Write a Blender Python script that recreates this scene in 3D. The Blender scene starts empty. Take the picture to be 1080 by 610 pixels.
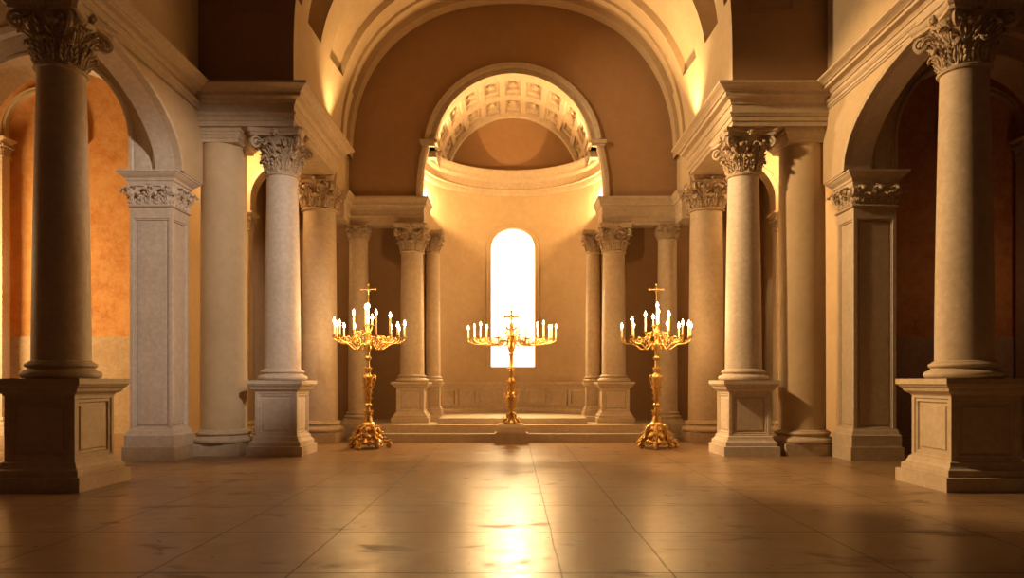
import bpy, bmesh, math, random
from mathutils import Vector, Matrix
PI = math.pi
random.seed(7)
scn = bpy.context.scene
COL = scn.collection
U = 1.5                                   # eye height above the floor, metres

def Z(h): return U + U * h                # height given in eye-heights above the eye
def KY(k): return 1125.0 / k              # distance at which one eye-height spans k units

# ------------------------------------------------------------------ camera
cam_d = bpy.data.cameras.new('camera'); cam = bpy.data.objects.new('camera', cam_d); COL.objects.link(cam)
cam.location = (0, 0, U); cam.rotation_euler = (PI / 2, 0, 0)
cam_d.lens = 25.0; cam_d.sensor_width = 36.0; cam_d.shift_y = 98 / 1080; cam_d.shift_x = -1 / 1080
cam_d.clip_start = 0.05; cam_d.clip_end = 200
scn.camera = cam

# ------------------------------------------------------------------ world, exposure
world = bpy.data.worlds.new('world'); scn.world = world; world.use_nodes = True
bg = world.node_tree.nodes['Background']
bg.inputs['Color'].default_value = (1.0, 0.50, 0.28, 1); bg.inputs['Strength'].default_value = 0.02
scn.view_settings.view_transform = 'Standard'; scn.view_settings.look = 'None'
scn.view_settings.gamma = 1.0; scn.view_settings.use_curve_mapping = False
scn.view_settings.exposure = 0.0

WARM = (1.0, 0.52, 0.17); GOLDL = (1.0, 0.61, 0.24); DAY = (1.0, 0.80, 0.62)

def look(o, target):
    o.rotation_euler = (Vector(target) - Vector(o.location)).to_track_quat('-Z', 'Y').to_euler()
def area(name, loc, target, sx, sy, power, color, spread=PI):
    d = bpy.data.lights.new(name, 'AREA'); d.shape = 'RECTANGLE'; d.size = sx; d.size_y = sy
    d.energy = power; d.color = color; d.spread = spread
    o = bpy.data.objects.new(name, d); COL.objects.link(o); o.location = loc; look(o, target); return o
def spot(name, loc, target, power, color, cone=70, blend=0.8, radius=0.05):
    d = bpy.data.lights.new(name, 'SPOT'); d.energy = power; d.color = color
    d.spot_size = math.radians(cone); d.spot_blend = blend; d.shadow_soft_size = radius
    o = bpy.data.objects.new(name, d); COL.objects.link(o); o.location = loc; look(o, target); return o
def point(name, loc, power, color, radius=0.05):
    d = bpy.data.lights.new(name, 'POINT'); d.energy = power; d.color = color; d.shadow_soft_size = radius
    o = bpy.data.objects.new(name, d); COL.objects.link(o); o.location = loc; return o

# unseen fill lights added over nave and chancel; no windows stand behind them
area('front_fill', (0.5, -3.0, 7.0), (0.5, 16, 2.5), 6, 5, 8, (1.0, 0.62, 0.36))  # broad dim front fill, added behind the viewer
spot('left_pier_fill', (0.5, 6.0, 7.2), (-6.2, 14.1, 3.7), 2900, (1.0, 0.80, 0.62), 37, 0.6, 0.2)  # added spot hanging in mid-nave to brighten the left pier and slender column
spot('right_columns_fill', (-3.9, 12.6, 8.8), (6.4, 12.2, 3.0), 5000, (1.0, 0.64, 0.29), 56, 0.35, 0.25)  # added spot, lights the left sides of the right-hand columns
spot('right_chancel_fill', (-3.4, 15.3, 9.2), (4.4, 16.3, 8.2), 1700, (1.0, 0.70, 0.36), 75, 0.9, 0.2)  # added spot to brighten the upper right chancel wall
# daylight of the apse window falling on to the steps and the floor
spot('apse_window_daylight', (0, 21.45, 4.6), (0, 14.5, 0.0), 1500, (1.0, 0.66, 0.30), 110, 0.8, 0.30)
# up-lights standing on the cornices and hidden lamps behind the apse screen
for s, e in ((-1, 360), (1, 760)):
    spot('cornice_uplight', (s * 3.95, 17.0, 7.46), (s * 4.15, 16.6, 10.2), e, GOLDL, 88, 1.0, 0.08)
    point('apse_side_lamp', (s * 2.38, 19.80, 6.55), 290, GOLDL, 0.03)
    spot('coffer_uplight', (s * 1.95, 19.55, 8.0), (s * 0.6, 19.5, 9.6), 210, GOLDL, 130, 1.0, 0.06)
    point('aisle_arch_lamp', (s * 6.78, 17.2, 6.9), 140, GOLDL, 0.05)
    point('passage_lamp', (s * 4.4, 16.8, 2.6), 10, WARM, 0.2)
area('left_aisle_area_light', (-16.0, 16.8, 4.0), (-11, 20.0, 3.6), 2.5, 4.0, 800, (1.0, 0.66, 0.28))  # warm area light beside the outer wall, which has no window
point('left_aisle_lamp', (-13.6, 12.2, 4.2), 400, (1.0, 0.68, 0.34), 0.4)
point('right_aisle_fill', (13.6, 17.6, 4.5), 34, (1.0, 0.5, 0.25), 0.3)  # unseen fill added so the dark right aisle shows

# ------------------------------------------------------------------ materials
def new_mat(name):
    m = bpy.data.materials.new(name); m.use_nodes = True
    nt = m.node_tree; b = nt.nodes['Principled BSDF']; return m, nt, b
def N(nt, t, **kw):
    n = nt.nodes.new(t)
    for k, v in kw.items():
        if k in n.inputs: n.inputs[k].default_value = v
        else: setattr(n, k, v)
    return n
def stone(name, c1, c2, c3=None, scale=1.0, rough=0.7, bump=0.15, patch=0.5):
    m, nt, b = new_mat(name); L = nt.links
    tc = N(nt, 'ShaderNodeTexCoord')
    n1 = N(nt, 'ShaderNodeTexNoise', Scale=0.9 * scale, Detail=9.0, Roughness=0.62)
    n2 = N(nt, 'ShaderNodeTexNoise', Scale=9.0 * scale, Detail=8.0, Roughness=0.7)
    n3 = N(nt, 'ShaderNodeTexNoise', Scale=60.0 * scale, Detail=4.0)
    for n in (n1, n2, n3): L.new(tc.outputs['Object'], n.inputs['Vector'])
    r1 = N(nt, 'ShaderNodeValToRGB'); r1.color_ramp.elements[0].position = 0.32; r1.color_ramp.elements[1].position = 0.68
    r1.color_ramp.elements[0].color = (*c2, 1); r1.color_ramp.elements[1].color = (*c1, 1)
    L.new(n1.outputs['Fac'], r1.inputs['Fac'])
    r2 = N(nt, 'ShaderNodeValToRGB'); r2.color_ramp.elements[0].position = 0.40; r2.color_ramp.elements[1].position = 0.62
    r2.color_ramp.elements[0].color = (0, 0, 0, 1); r2.color_ramp.elements[1].color = (1, 1, 1, 1)
    L.new(n2.outputs['Fac'], r2.inputs['Fac'])
    mx = N(nt, 'ShaderNodeMix', data_type='RGBA'); mx.inputs[7].default_value = (*(c3 or [v * 0.72 for v in c2]), 1)
    mm = N(nt, 'ShaderNodeMath', operation='MULTIPLY'); mm.inputs[1].default_value = patch
    inv = N(nt, 'ShaderNodeMath', operation='SUBTRACT'); inv.inputs[0].default_value = 1.0
    L.new(r2.outputs['Color'], inv.inputs[1]); L.new(inv.outputs[0], mm.inputs[0])
    L.new(mm.outputs[0], mx.inputs[0]); L.new(r1.outputs['Color'], mx.inputs[6])
    L.new(mx.outputs[2], b.inputs['Base Color'])
    b.inputs['Roughness'].default_value = rough
    ad = N(nt, 'ShaderNodeMath', operation='ADD'); L.new(n2.outputs['Fac'], ad.inputs[0]); L.new(n3.outputs['Fac'], ad.inputs[1])
    bp = N(nt, 'ShaderNodeBump', Strength=bump, Distance=0.03); L.new(ad.outputs[0], bp.inputs['Height'])
    L.new(bp.outputs['Normal'], b.inputs['Normal'])
    return m
M_LIME = stone('limestone', (0.62, 0.50, 0.365), (0.51, 0.40, 0.28), (0.38, 0.285, 0.19), 1.0, 0.62, 0.15, 0.45)
M_PALE = stone('pale_limestone', (0.70, 0.60, 0.50), (0.60, 0.50, 0.41), (0.45, 0.36, 0.29), 1.3, 0.6, 0.15, 0.5)
M_CARVE = stone('carved_limestone', (0.62, 0.50, 0.37), (0.50, 0.38, 0.26), (0.36, 0.26, 0.17), 2.0, 0.7, 0.3, 0.6)
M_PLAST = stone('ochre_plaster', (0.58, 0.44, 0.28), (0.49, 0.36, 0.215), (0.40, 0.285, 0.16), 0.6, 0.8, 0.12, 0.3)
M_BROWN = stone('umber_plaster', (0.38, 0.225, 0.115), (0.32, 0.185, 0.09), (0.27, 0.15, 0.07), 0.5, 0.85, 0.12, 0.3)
M_ORANGE = stone('orange_plaster', (0.62, 0.29, 0.08), (0.40, 0.145, 0.035), (0.68, 0.42, 0.18), 0.45, 0.85, 0.45, 0.45)
M_DUSTY = stone('dusty_dado_plaster', (0.56, 0.42, 0.28), (0.42, 0.30, 0.19), (0.32, 0.20, 0.12), 1.2, 0.85, 0.3, 0.5)

def metal(name, c, rough):
    m, nt, b = new_mat(name); b.inputs['Base Color'].default_value = (*c, 1); b.inputs['Metallic'].default_value = 1.0
    n = N(nt, 'ShaderNodeTexNoise', Scale=30.0, Detail=5.0); tc = N(nt, 'ShaderNodeTexCoord')
    nt.links.new(tc.outputs['Object'], n.inputs['Vector'])
    mr = N(nt, 'ShaderNodeMapRange'); mr.inputs['To Min'].default_value = rough - 0.1; mr.inputs['To Max'].default_value = rough + 0.15
    nt.links.new(n.outputs['Fac'], mr.inputs['Value']); nt.links.new(mr.outputs[0], b.inputs['Roughness'])
    bp = N(nt, 'ShaderNodeBump', Strength=0.25, Distance=0.01); nt.links.new(n.outputs['Fac'], bp.inputs['Height'])
    nt.links.new(bp.outputs['Normal'], b.inputs['Normal']); return m
M_GOLD = metal('gilded_brass', (0.74, 0.50, 0.20), 0.40)
m, nt, b = new_mat('candle_wax'); M_WAX = m
b.inputs['Base Color'].default_value = (0.95, 0.85, 0.66, 1); b.inputs['Roughness'].default_value = 0.5
b.inputs['Subsurface Weight'].default_value = 0.6; b.inputs['Subsurface Radius'].default_value = (1.0, 0.5, 0.25); b.inputs['Subsurface Scale'].default_value = 0.04
m, nt, b = new_mat('unlit_wax'); M_WAXD = m
b.inputs['Base Color'].default_value = (0.55, 0.40, 0.16, 1); b.inputs['Roughness'].default_value = 0.5
m, nt, b = new_mat('charred_wick'); M_WICK = m
b.inputs['Base Color'].default_value = (0.03, 0.02, 0.02, 1)
m, nt, b = new_mat('candle_flame'); M_FLAME = m
b.inputs['Base Color'].default_value = (0, 0, 0, 1)
b.inputs['Emission Color'].default_value = (1.0, 0.72, 0.34, 1); b.inputs['Emission Strength'].default_value = 60.0
m, nt, b = new_mat('sunlit_window_glass'); M_WIN = m
b.inputs['Base Color'].default_value = (0.9, 0.9, 0.85, 1)
b.inputs['Emission Color'].default_value = (1.0, 0.76, 0.42, 1); b.inputs['Emission Strength'].default_value = 3.2

# polished stone floor with a few wide slabs
def floor_mat():
    m, nt, b = new_mat('polished_stone_floor'); L = nt.links
    tc = N(nt, 'ShaderNodeTexCoord'); sp = N(nt, 'ShaderNodeSeparateXYZ'); L.new(tc.outputs['Object'], sp.inputs[0])
    def M2(op, a, b_=None, c=None):
        n = N(nt, 'ShaderNodeMath', operation=op)
        for i, v in enumerate((a, b_, c)):
            if v is None: continue
            if isinstance(v, (int, float)): n.inputs[i].default_value = v
            else: L.new(v, n.inputs[i])
        return n.outputs[0]
    wob = N(nt, 'ShaderNodeTexNoise', Scale=1.2, Detail=6.0); L.new(tc.outputs['Object'], wob.inputs['Vector'])
    wx = M2('ADD', sp.outputs['X'], M2('MULTIPLY', M2('SUBTRACT', wob.outputs['Fac'], 0.5), 0.05))
    wy = M2('ADD', sp.outputs['Y'], M2('MULTIPLY', M2('SUBTRACT', wob.outputs['Fac'], 0.5), 0.05))
    d = None
    for xs in (-5.6, -4.25, -2.87, -1.74, 0.38, 1.24, 3.05, 4.6, 5.9):
        a = M2('ABSOLUTE', M2('SUBTRACT', wx, xs)); d = a if d is None else M2('MINIMUM', d, a)
    fy = M2('FRACT', M2('DIVIDE', M2('ADD', wy, 0.5), 1.52)); fy = M2('ABSOLUTE', M2('SUBTRACT', fy, 0.5)); fy = M2('MULTIPLY', M2('SUBTRACT', 0.5, fy), 1.52)
    fy = M2('MULTIPLY', fy, 0.7)
    d = M2('MINIMUM', d, fy)
    seam = M2('SUBTRACT', 1.0, M2('SMOOTH_MIN', M2('DIVIDE', d, 0.014), 1.0, 0.3))
    seam = M2('MAXIMUM', seam, 0.0)
    n1 = N(nt, 'ShaderNodeTexNoise', Scale=0.7, Detail=10.0, Roughness=0.65); n2 = N(nt, 'ShaderNodeTexNoise', Scale=5.0, Detail=10.0, Roughness=0.7)
    n4 = N(nt, 'ShaderNodeTexNoise', Scale=1.1, Detail=8.0, Roughness=0.55, Distortion=0.8)
    for n in (n1, n2): L.new(tc.outputs['Object'], n.inputs['Vector'])
    mp = N(nt, 'ShaderNodeMapping'); mp.inputs['Scale'].default_value = (1.0, 1.9, 1); L.new(tc.outputs['Object'], mp.inputs[0]); L.new(mp.outputs[0], n4.inputs['Vector'])
    r1 = N(nt, 'ShaderNodeValToRGB'); r1.color_ramp.elements[0].position = 0.35; r1.color_ramp.elements[1].position = 0.66
    r1.color_ramp.elements[0].color = (0.20, 0.115, 0.058, 1); r1.color_ramp.elements[1].color = (0.32, 0.205, 0.11, 1); L.new(n1.outputs['Fac'], r1.inputs['Fac'])
    st = N(nt, 'ShaderNodeValToRGB'); st.color_ramp.elements[0].position = 0.59; st.color_ramp.elements[1].position = 0.65
    L.new(n4.outputs['Fac'], st.inputs['Fac'])
    mx = N(nt, 'ShaderNodeMix', data_type='RGBA'); mx.inputs[7].default_value = (0.13, 0.065, 0.03, 1)
    L.new(M2('MULTIPLY', st.outputs['Color'], 0.85), mx.inputs[0]); L.new(r1.outputs['Color'], mx.inputs[6])
    mo = N(nt, 'ShaderNodeMix', data_type='RGBA'); mo.inputs[7].default_value = (0.40, 0.27, 0.15, 1)
    L.new(M2('MULTIPLY', n2.outputs['Fac'], 0.35), mo.inputs[0]); L.new(mx.outputs[2], mo.inputs[6])
    ms = N(nt, 'ShaderNodeMix', data_type='RGBA'); ms.inputs[7].default_value = (0.05, 0.028, 0.015, 1)
    L.new(M2('MULTIPLY', seam, 0.97), ms.inputs[0]); L.new(mo.outputs[2], ms.inputs[6])
    L.new(ms.outputs[2], b.inputs['Base Color'])
    mr = N(nt, 'ShaderNodeMapRange'); mr.inputs['From Min'].default_value = 0.3; mr.inputs['From Max'].default_value = 0.7
    mr.inputs['To Min'].default_value = 0.26; mr.inputs['To Max'].default_value = 0.40
    L.new(n2.outputs['Fac'], mr.inputs['Value'])
    L.new(M2('ADD', mr.outputs[0], M2('MULTIPLY', st.outputs['Color'], 0.15)), b.inputs['Roughness'])
    bp = N(nt, 'ShaderNodeBump', Strength=0.25, Distance=0.01)
    L.new(M2('MULTIPLY', n2.outputs['Fac'], 0.3), bp.inputs['Height'])
    L.new(bp.outputs['Normal'], b.inputs['Normal'])
    L.new(M2('MULTIPLY', M2('SUBTRACT', 1.0, seam), 0.75), b.inputs['Specular IOR Level'])
    return m
M_FLOOR = floor_mat()

# ------------------------------------------------------------------ mesh helpers
def fin(name, bm, mat, parent=None, smooth=False, loc=None):
    bmesh.ops.recalc_face_normals(bm, faces=bm.faces)
    me = bpy.data.meshes.new(name); bm.to_mesh(me); bm.free(); me.materials.append(mat)
    if smooth:
        for p in me.polygons: p.use_smooth = True
        try: me.set_sharp_from_angle(angle=math.radians(38))
        except Exception: pass
    o = bpy.data.objects.new(name, me); COL.objects.link(o)
    if parent: o.parent = parent
    if loc: o.location = loc
    return o
def thing(name, label, cat, loc, group=None, rotz=0):
    o = bpy.data.objects.new(name, None); COL.objects.link(o); o.location = loc; o.rotation_euler = (0, 0, rotz)
    o.empty_display_size = 0.2
    o['label'] = label; o['category'] = cat
    if group: o['group'] = group
    return o
def struct(name, bm, mat, label, smooth=False, cat='wall', loc=None):
    o = fin(name, bm, mat, None, smooth, loc); o['kind'] = 'structure'; o['label'] = label; o['category'] = cat; return o
def box(bm, x0, x1, y0, y1, z0, z1):
    if x0 > x1: x0, x1 = x1, x0
    v = [bm.verts.new(p) for p in ((x0,y0,z0),(x1,y0,z0),(x1,y1,z0),(x0,y1,z0),(x0,y0,z1),(x1,y0,z1),(x1,y1,z1),(x0,y1,z1))]
    fs = [bm.faces.new([v[i] for i in f]) for f in ((0,1,2,3),(4,5,6,7),(0,1,5,4),(1,2,6,5),(2,3,7,6),(3,0,4,7))]
    return fs
def lathe(bm, prof, seg=40, cx=0, cy=0, M=None):
    rings = []
    for r, z in prof:
        ring = []
        for i in range(seg):
            a = 2 * PI * i / seg; p = Vector((cx + r * math.cos(a), cy + r * math.sin(a), z))
            ring.append(bm.verts.new(M @ p if M else p))
        rings.append(ring)
    for a, b_ in zip(rings, rings[1:]):
        for i in range(seg):
            j = (i + 1) % seg; bm.faces.new((a[i], a[j], b_[j], b_[i]))
    bm.faces.new(rings[0]); bm.faces.new(rings[-1])
def sweep(bm, prof, path, closed=False, cap=True):
    """prof: closed polygon of (out, z); path: (x, y) points; 'out' lies to the right of travel."""
    n = len(path); P = [Vector(p) for p in path]; rings = []
    for i in range(n):
        if closed: d0 = (P[i] - P[i - 1]).normalized(); d1 = (P[(i + 1) % n] - P[i]).normalized()
        else:
            d0 = (P[i] - P[i - 1]).normalized() if i > 0 else (P[1] - P[0]).normalized()
            d1 = (P[i + 1] - P[i]).normalized() if i < n - 1 else d0
        n0 = Vector((d0.y, -d0.x)); n1 = Vector((d1.y, -d1.x)); m_ = (n0 + n1); m_ = m_ / max(1e-6, m_.dot(n0))
        rings.append([bm.verts.new((P[i].x + m_.x * o_, P[i].y + m_.y * o_, z)) for o_, z in prof])
    k = len(prof); rng = range(n) if closed else range(n - 1)
    for i in rng:
        a, b_ = rings[i], rings[(i + 1) % n]
        for j in range(k): bm.faces.new((a[j], a[(j + 1) % k], b_[(j + 1) % k], b_[j]))
    if cap and not closed: bm.faces.new(rings[0]); bm.faces.new(rings[-1])
def arch_path(cx, r, zs, zc, n=32):
    """points (x,z,nx,nz) from left foot zs up, over centre height zc, down to the right foot"""
    pts = []
    if zc - zs > 1e-4: pts.append((cx - r, zs, -1, 0))
    for i in range(n + 1):
        a = PI - PI * i / n; pts.append((cx + r * math.cos(a), zc + r * math.sin(a), math.cos(a), math.sin(a)))
    if zc - zs > 1e-4: pts.append((cx + r, zs, 1, 0))
    return pts
def sweep_xz(bm, prof, pts):
    """prof: closed polygon (outward, y)"""
    rings = [[bm.verts.new((x + nx * o_, y, z + nz * o_)) for o_, y in prof] for x, z, nx, nz in pts]
    k = len(prof)
    for a, b_ in zip(rings, rings[1:]):
        for j in range(k): bm.faces.new((a[j], a[(j + 1) % k], b_[(j + 1) % k], b_[j]))
    bm.faces.new(rings[0]); bm.faces.new(rings[-1])
def wall_hole(bm, x0, x1, z0, z1, y0, y1, hole):
    """upright slab across the view with an opening that reaches z0; hole: (x,z) from left foot to right foot"""
    for y in (y0, y1):
        def q(*p): bm.faces.new([bm.verts.new((a, y, b_)) for a, b_ in p])
        q((x0, z0), (hole[0][0], z0), (hole[0][0], z1), (x0, z1)); q((hole[-1][0], z0), (x1, z0), (x1, z1), (hole[-1][0], z1))
        for (a, za), (b_, zb) in zip(hole, hole[1:]):
            if abs(a - b_) > 1e-5: q((a, za), (b_, zb), (b_, z1), (a, z1))
    def r(p, q_): bm.faces.new([bm.verts.new(v) for v in ((p[0], y0, p[1]), (q_[0], y0, q_[1]), (q_[0], y1, q_[1]), (p[0], y1, p[1]))])
    for p, q_ in zip(hole, hole[1:]): r(p, q_)
    r((x0, z0), (x0, z1)); r((x0, z1), (x1, z1)); r((x1, z1), (x1, z0))
    r((x0, z0), hole[0]); r(hole[-1], (x1, z0))
    bmesh.ops.remove_doubles(bm, verts=bm.verts, dist=1e-5)
def tube(bm, pts, rad, seg=8, flat=1.0):
    P = [Vector(p) for p in pts]; n = len(P)
    R = rad if isinstance(rad, (list, tuple)) else [rad] * n
    rings = []; up = Vector((0.13, 0.21, 0.97)).normalized(); side = None
    for i in range(n):
        t = (P[min(i + 1, n - 1)] - P[max(i - 1, 0)]).normalized()
        if side is None:
            side = t.cross(up);
            if side.length < 1e-3: side = t.cross(Vector((1, 0, 0)))
        else: side = side - t * side.dot(t)
        side.normalize(); w = t.cross(side)
        rings.append([bm.verts.new(P[i] + side * (R[i] * math.cos(2 * PI * j / seg)) + w * (R[i] * flat * math.sin(2 * PI * j / seg))) for j in range(seg)])
    for a, b_ in zip(rings, rings[1:]):
        for j in range(seg): bm.faces.new((a[j], a[(j + 1) % seg], b_[(j + 1) % seg], b_[j]))
    bm.faces.new(rings[0]); bm.faces.new(rings[-1])
def blob(bm, c, r, sub=2, sc=(1, 1, 1)):
    bmesh.ops.create_icosphere(bm, subdivisions=sub, radius=r, matrix=Matrix.Translation(c) @ Matrix.Diagonal((*sc, 1)))
def smoothpts(pts, n=6):
    """Catmull-Rom through points"""
    P = [Vector(p) for p in pts]; out = []
    for i in range(len(P) - 1):
        p0 = P[max(i - 1, 0)]; p1 = P[i]; p2 = P[i + 1]; p3 = P[min(i + 2, len(P) - 1)]
        for k in range(n):
            t = k / n
            out.append(0.5 * ((2 * p1) + (p2 - p0) * t + (2 * p0 - 5 * p1 + 4 * p2 - p3) * t * t + (3 * p1 - p0 - 3 * p2 + p3) * t ** 3))
    out.append(P[-1]); return out

def lobe(bm, M, p, L, w, th, side, out):
    """leaflet: flattened teardrop pointing up, leaning sideways and outward"""
    R = Matrix.Translation(p) @ Matrix.Rotation(-side, 4, 'Y') @ Matrix.Rotation(-out, 4, 'X')
    rings = []; prof = [(0.0, 0.25), (0.18, 0.62), (0.42, 0.95), (0.68, 0.85), (0.88, 0.45)]
    for t, q in prof: rings.append([bm.verts.new(M @ R @ Vector((w * q * math.cos(a), th * q * math.sin(a) + 0.9 * th * t * t, L * t))) for a in [2 * PI * k / 6 for k in range(6)]])
    tip = bm.verts.new(M @ R @ Vector((0, th * 1.6, L)))
    for a, b_ in zip(rings, rings[1:]):
        for k in range(6): bm.faces.new((a[k], a[(k + 1) % 6], b_[(k + 1) % 6], b_[k]))
    for k in range(6): bm.faces.new((rings[-1][k], rings[-1][(k + 1) % 6], tip))
    bm.faces.new(rings[0])
def leaf(bm, M, w, h, curl=0.35, lobes=4, th=0.10, lean=0.10, nu=6, nv=12):
    """acanthus leaf: x across, y outward, z up; rib, blade curling over at the tip, rows of leaflets"""
    rc = h * curl * 0.36; zt = h - rc
    def mid_(t):
        if t < 0.7: q = t / 0.7; return h * lean * q * q, zt * q
        a = (t - 0.7) / 0.3 * math.radians(205); return h * lean + rc * (1 - math.cos(a)), zt + rc * math.sin(a)
    grids = []
    for layer in (0, 1):
        g = []
        for j in range(nv + 1):
            t = j / nv; yc, zc = mid_(t); a = max(0.0, (t - 0.7) / 0.3) * math.radians(205)
            ny, nz = math.cos(a), -math.sin(a)
            ww = w * (0.66 + 0.12 * math.sin(t * PI)) * (1 - 0.5 * max(0, t - 0.6) / 0.4)
            row = []
            for i in range(nu + 1):
                sx = -1 + 2 * i / nu; o_ = w * (0.22 * (1 - abs(sx)) ** 2 - 0.10 * sx * sx + 0.05 * math.cos(sx * 2.5 * PI)) - (th * w * 2 if layer else 0)
                row.append(bm.verts.new(M @ Vector((sx * ww, yc + ny * o_, zc + nz * o_ * -1))))
            g.append(row)
        grids.append(g)
    for g in grids:
        for j in range(nv):
            for i in range(nu): bm.faces.new((g[j][i], g[j][i + 1], g[j + 1][i + 1], g[j + 1][i]))
    a, b_ = grids
    for j in range(nv):
        for i in (0, nu): bm.faces.new((a[j][i], a[j + 1][i], b_[j + 1][i], b_[j][i]))
    for i in range(nu):
        for j in (0, nv): bm.faces.new((a[j][i], a[j][i + 1], b_[j][i + 1], b_[j][i]))
    for q in range(lobes):
        t = 0.08 + 0.62 * q / max(1, lobes - 1); yc, zc = mid_(t)
        for sg in (-1, 1):
            lobe(bm, M, (sg * w * 0.50, yc + w * 0.02, zc), h * 0.30, w * 0.24, w * 0.17, -sg * (0.55 + 0.12 * q), 0.30 + 0.22 * q)
            lobe(bm, M, (sg * w * 0.22, yc + w * 0.10, zc), h * 0.30, w * 0.15, w * 0.14, -sg * 0.22, 0.16 + 0.10 * q)
    yc, zc = mid_(0.92)
    for sg in (-1, 0, 1): lobe(bm, M, (sg * w * 0.34, yc - rc * 0.2, zc + rc * 0.1), rc * 1.5 + w * 0.1, w * 0.24, w * 0.2, -sg * 0.5, 2.3)
def volute(bm, M, R, width, turns=1.6, stem=1.0, seg=30):
    """spiral band in the local yz plane curling outward-down; x is its width"""
    pts = []
    for i in range(8):
        t = i / 8; pts.append(Vector((0, -R * 1.2 * (1 - t) ** 1.0, -stem * (1 - t) + 0)))
    for i in range(seg + 1):
        t = i / seg; a = PI - t * turns * 2 * PI; r = R * (1 - 0.78 * t)
        pts.append(Vector((0, R + r * math.cos(a), r * math.sin(a))))
    n = len(pts); rows = []
    for i, p in enumerate(pts):
        t = (pts[min(i + 1, n - 1)] - pts[max(i - 1, 0)]).normalized(); nn = Vector((0, -t.z, t.y))
        thk = R * 0.17
        rows.append([bm.verts.new(M @ (p + Vector((sx * width, 0, 0)) + nn * (sn * thk))) for sx, sn in ((-1, -1), (-0.75, 1), (0, 0.35), (0.75, 1), (1, -1), (0, -1))])
    for a, b_ in zip(rows, rows[1:]):
        for j in range(6): bm.faces.new((a[j], a[(j + 1) % 6], b_[(j + 1) % 6], b_[j]))
    bm.faces.new(rows[0]); bm.faces.new(rows[-1])
    bmesh.ops.create_icosphere(bm, subdivisions=1, radius=R * 0.26, matrix=M @ Matrix.Translation((0, R, 0)) @ Matrix.Diagonal((width / R * 4.2, 1, 1, 1)))
def abacus(bm, a, z0, z1, conc=0.14, seg=10, cut=0.10):
    """square slab with hollowed sides and clipped corners"""
    lay = [(0.93, z0), (0.93, z0 + (z1 - z0) * 0.35), (0.97, z0 + (z1 - z0) * 0.45), (1.0, z0 + (z1 - z0) * 0.62), (1.0, z1)]
    rings = []
    for sc, z in lay:
        ring = []
        for k in range(4):
            for i in range(seg + 1):
                t = -1 + 2 * i / seg; x = t * a * (1 - cut); y = a * (1 - conc * (1 - t * t) * 1.0)
                ang = -k * PI / 2; ring.append(bm.verts.new((sc * (x * math.cos(ang) - y * math.sin(ang)), sc * (x * math.sin(ang) + y * math.cos(ang)), z)))
        rings.append(ring)
    n = len(rings[0])
    for A, B in zip(rings, rings[1:]):
        for i in range(n): bm.faces.new((A[i], A[(i + 1) % n], B[(i + 1) % n], B[i]))
    bm.faces.new(rings[0]); bm.faces.new(rings[-1])
def corinthian(r, h, a, detail=1.0):
    """r shaft radius at neck, h height, a abacus half width; z from 0. Returns bell+leaves mesh and abacus mesh"""
    bm = bmesh.new(); hb = h * 0.84
    lathe(bm, [(r * 1.0, 0), (r * 1.12, 0.01 * h), (r * 1.15, 0.04 * h), (r * 1.05, 0.065 * h), (r * 0.97, 0.08 * h), (r * 0.98, 0.4 * h), (r * 1.06, 0.62 * h), (r * 1.25, 0.78 * h), (r * 1.42, 0.84 * h)], 32)
    for row, (z, hh, ww, off, rr) in enumerate(((0.07, 0.37, 0.40, 0, 1.0), (0.10, 0.62, 0.36, 0.5, 1.0))):
        for k in range(8):
            ang = (k + off) * 2 * PI / 8
            M = Matrix.Translation((0, 0, z * h)) @ Matrix.Rotation(ang, 4, 'Z') @ Matrix.Translation((0, r * rr, 0))
            leaf(bm, M, r * ww, h * hh, 0.36 if row else 0.42, 4)
    R = h * 0.145; dist = a * 1.27 - R * 2.0
    for k in range(4):
        ang = PI / 4 + k * PI / 2
        M = Matrix.Rotation(ang, 4, 'Z') @ Matrix.Translation((0, dist, hb - R * 1.05))
        volute(bm, M, R, r * 0.15, 1.6, stem=h * 0.28)
        for s in (-1, 1):
            M = Matrix.Rotation(ang + s * 0.55, 4, 'Z') @ Matrix.Translation((0, r * 1.12, hb - R * 0.9)) @ Matrix.Rotation(-s * 1.1, 4, 'Z')
            volute(bm, M, R * 0.6, r * 0.10, 1.3, stem=h * 0.2)
            M = Matrix.Translation((0, 0, 0.38 * h)) @ Matrix.Rotation(ang + s * 0.22, 4, 'Z') @ Matrix.Translation((0, r * 1.1, 0))
            leaf(bm, M, r * 0.2, h * 0.42, 0.5, 3, nu=4, nv=8)
    for k in range(4):
        ang = k * PI / 2; p = Vector((0, a * 0.90, h * 0.91)); p.rotate(Matrix.Rotation(ang, 3, 'Z'))
        blob(bm, p, h * 0.05, 2)
        for j in range(5):
            q = Vector((math.cos(j * 2 * PI / 5) * h * 0.055, a * 0.88, h * 0.91 + math.sin(j * 2 * PI / 5) * h * 0.055)); q.rotate(Matrix.Rotation(ang, 3, 'Z')); blob(bm, q, h * 0.038, 2)
    ab = bmesh.new(); abacus(ab, a, hb, h)
    return bm, ab
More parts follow.
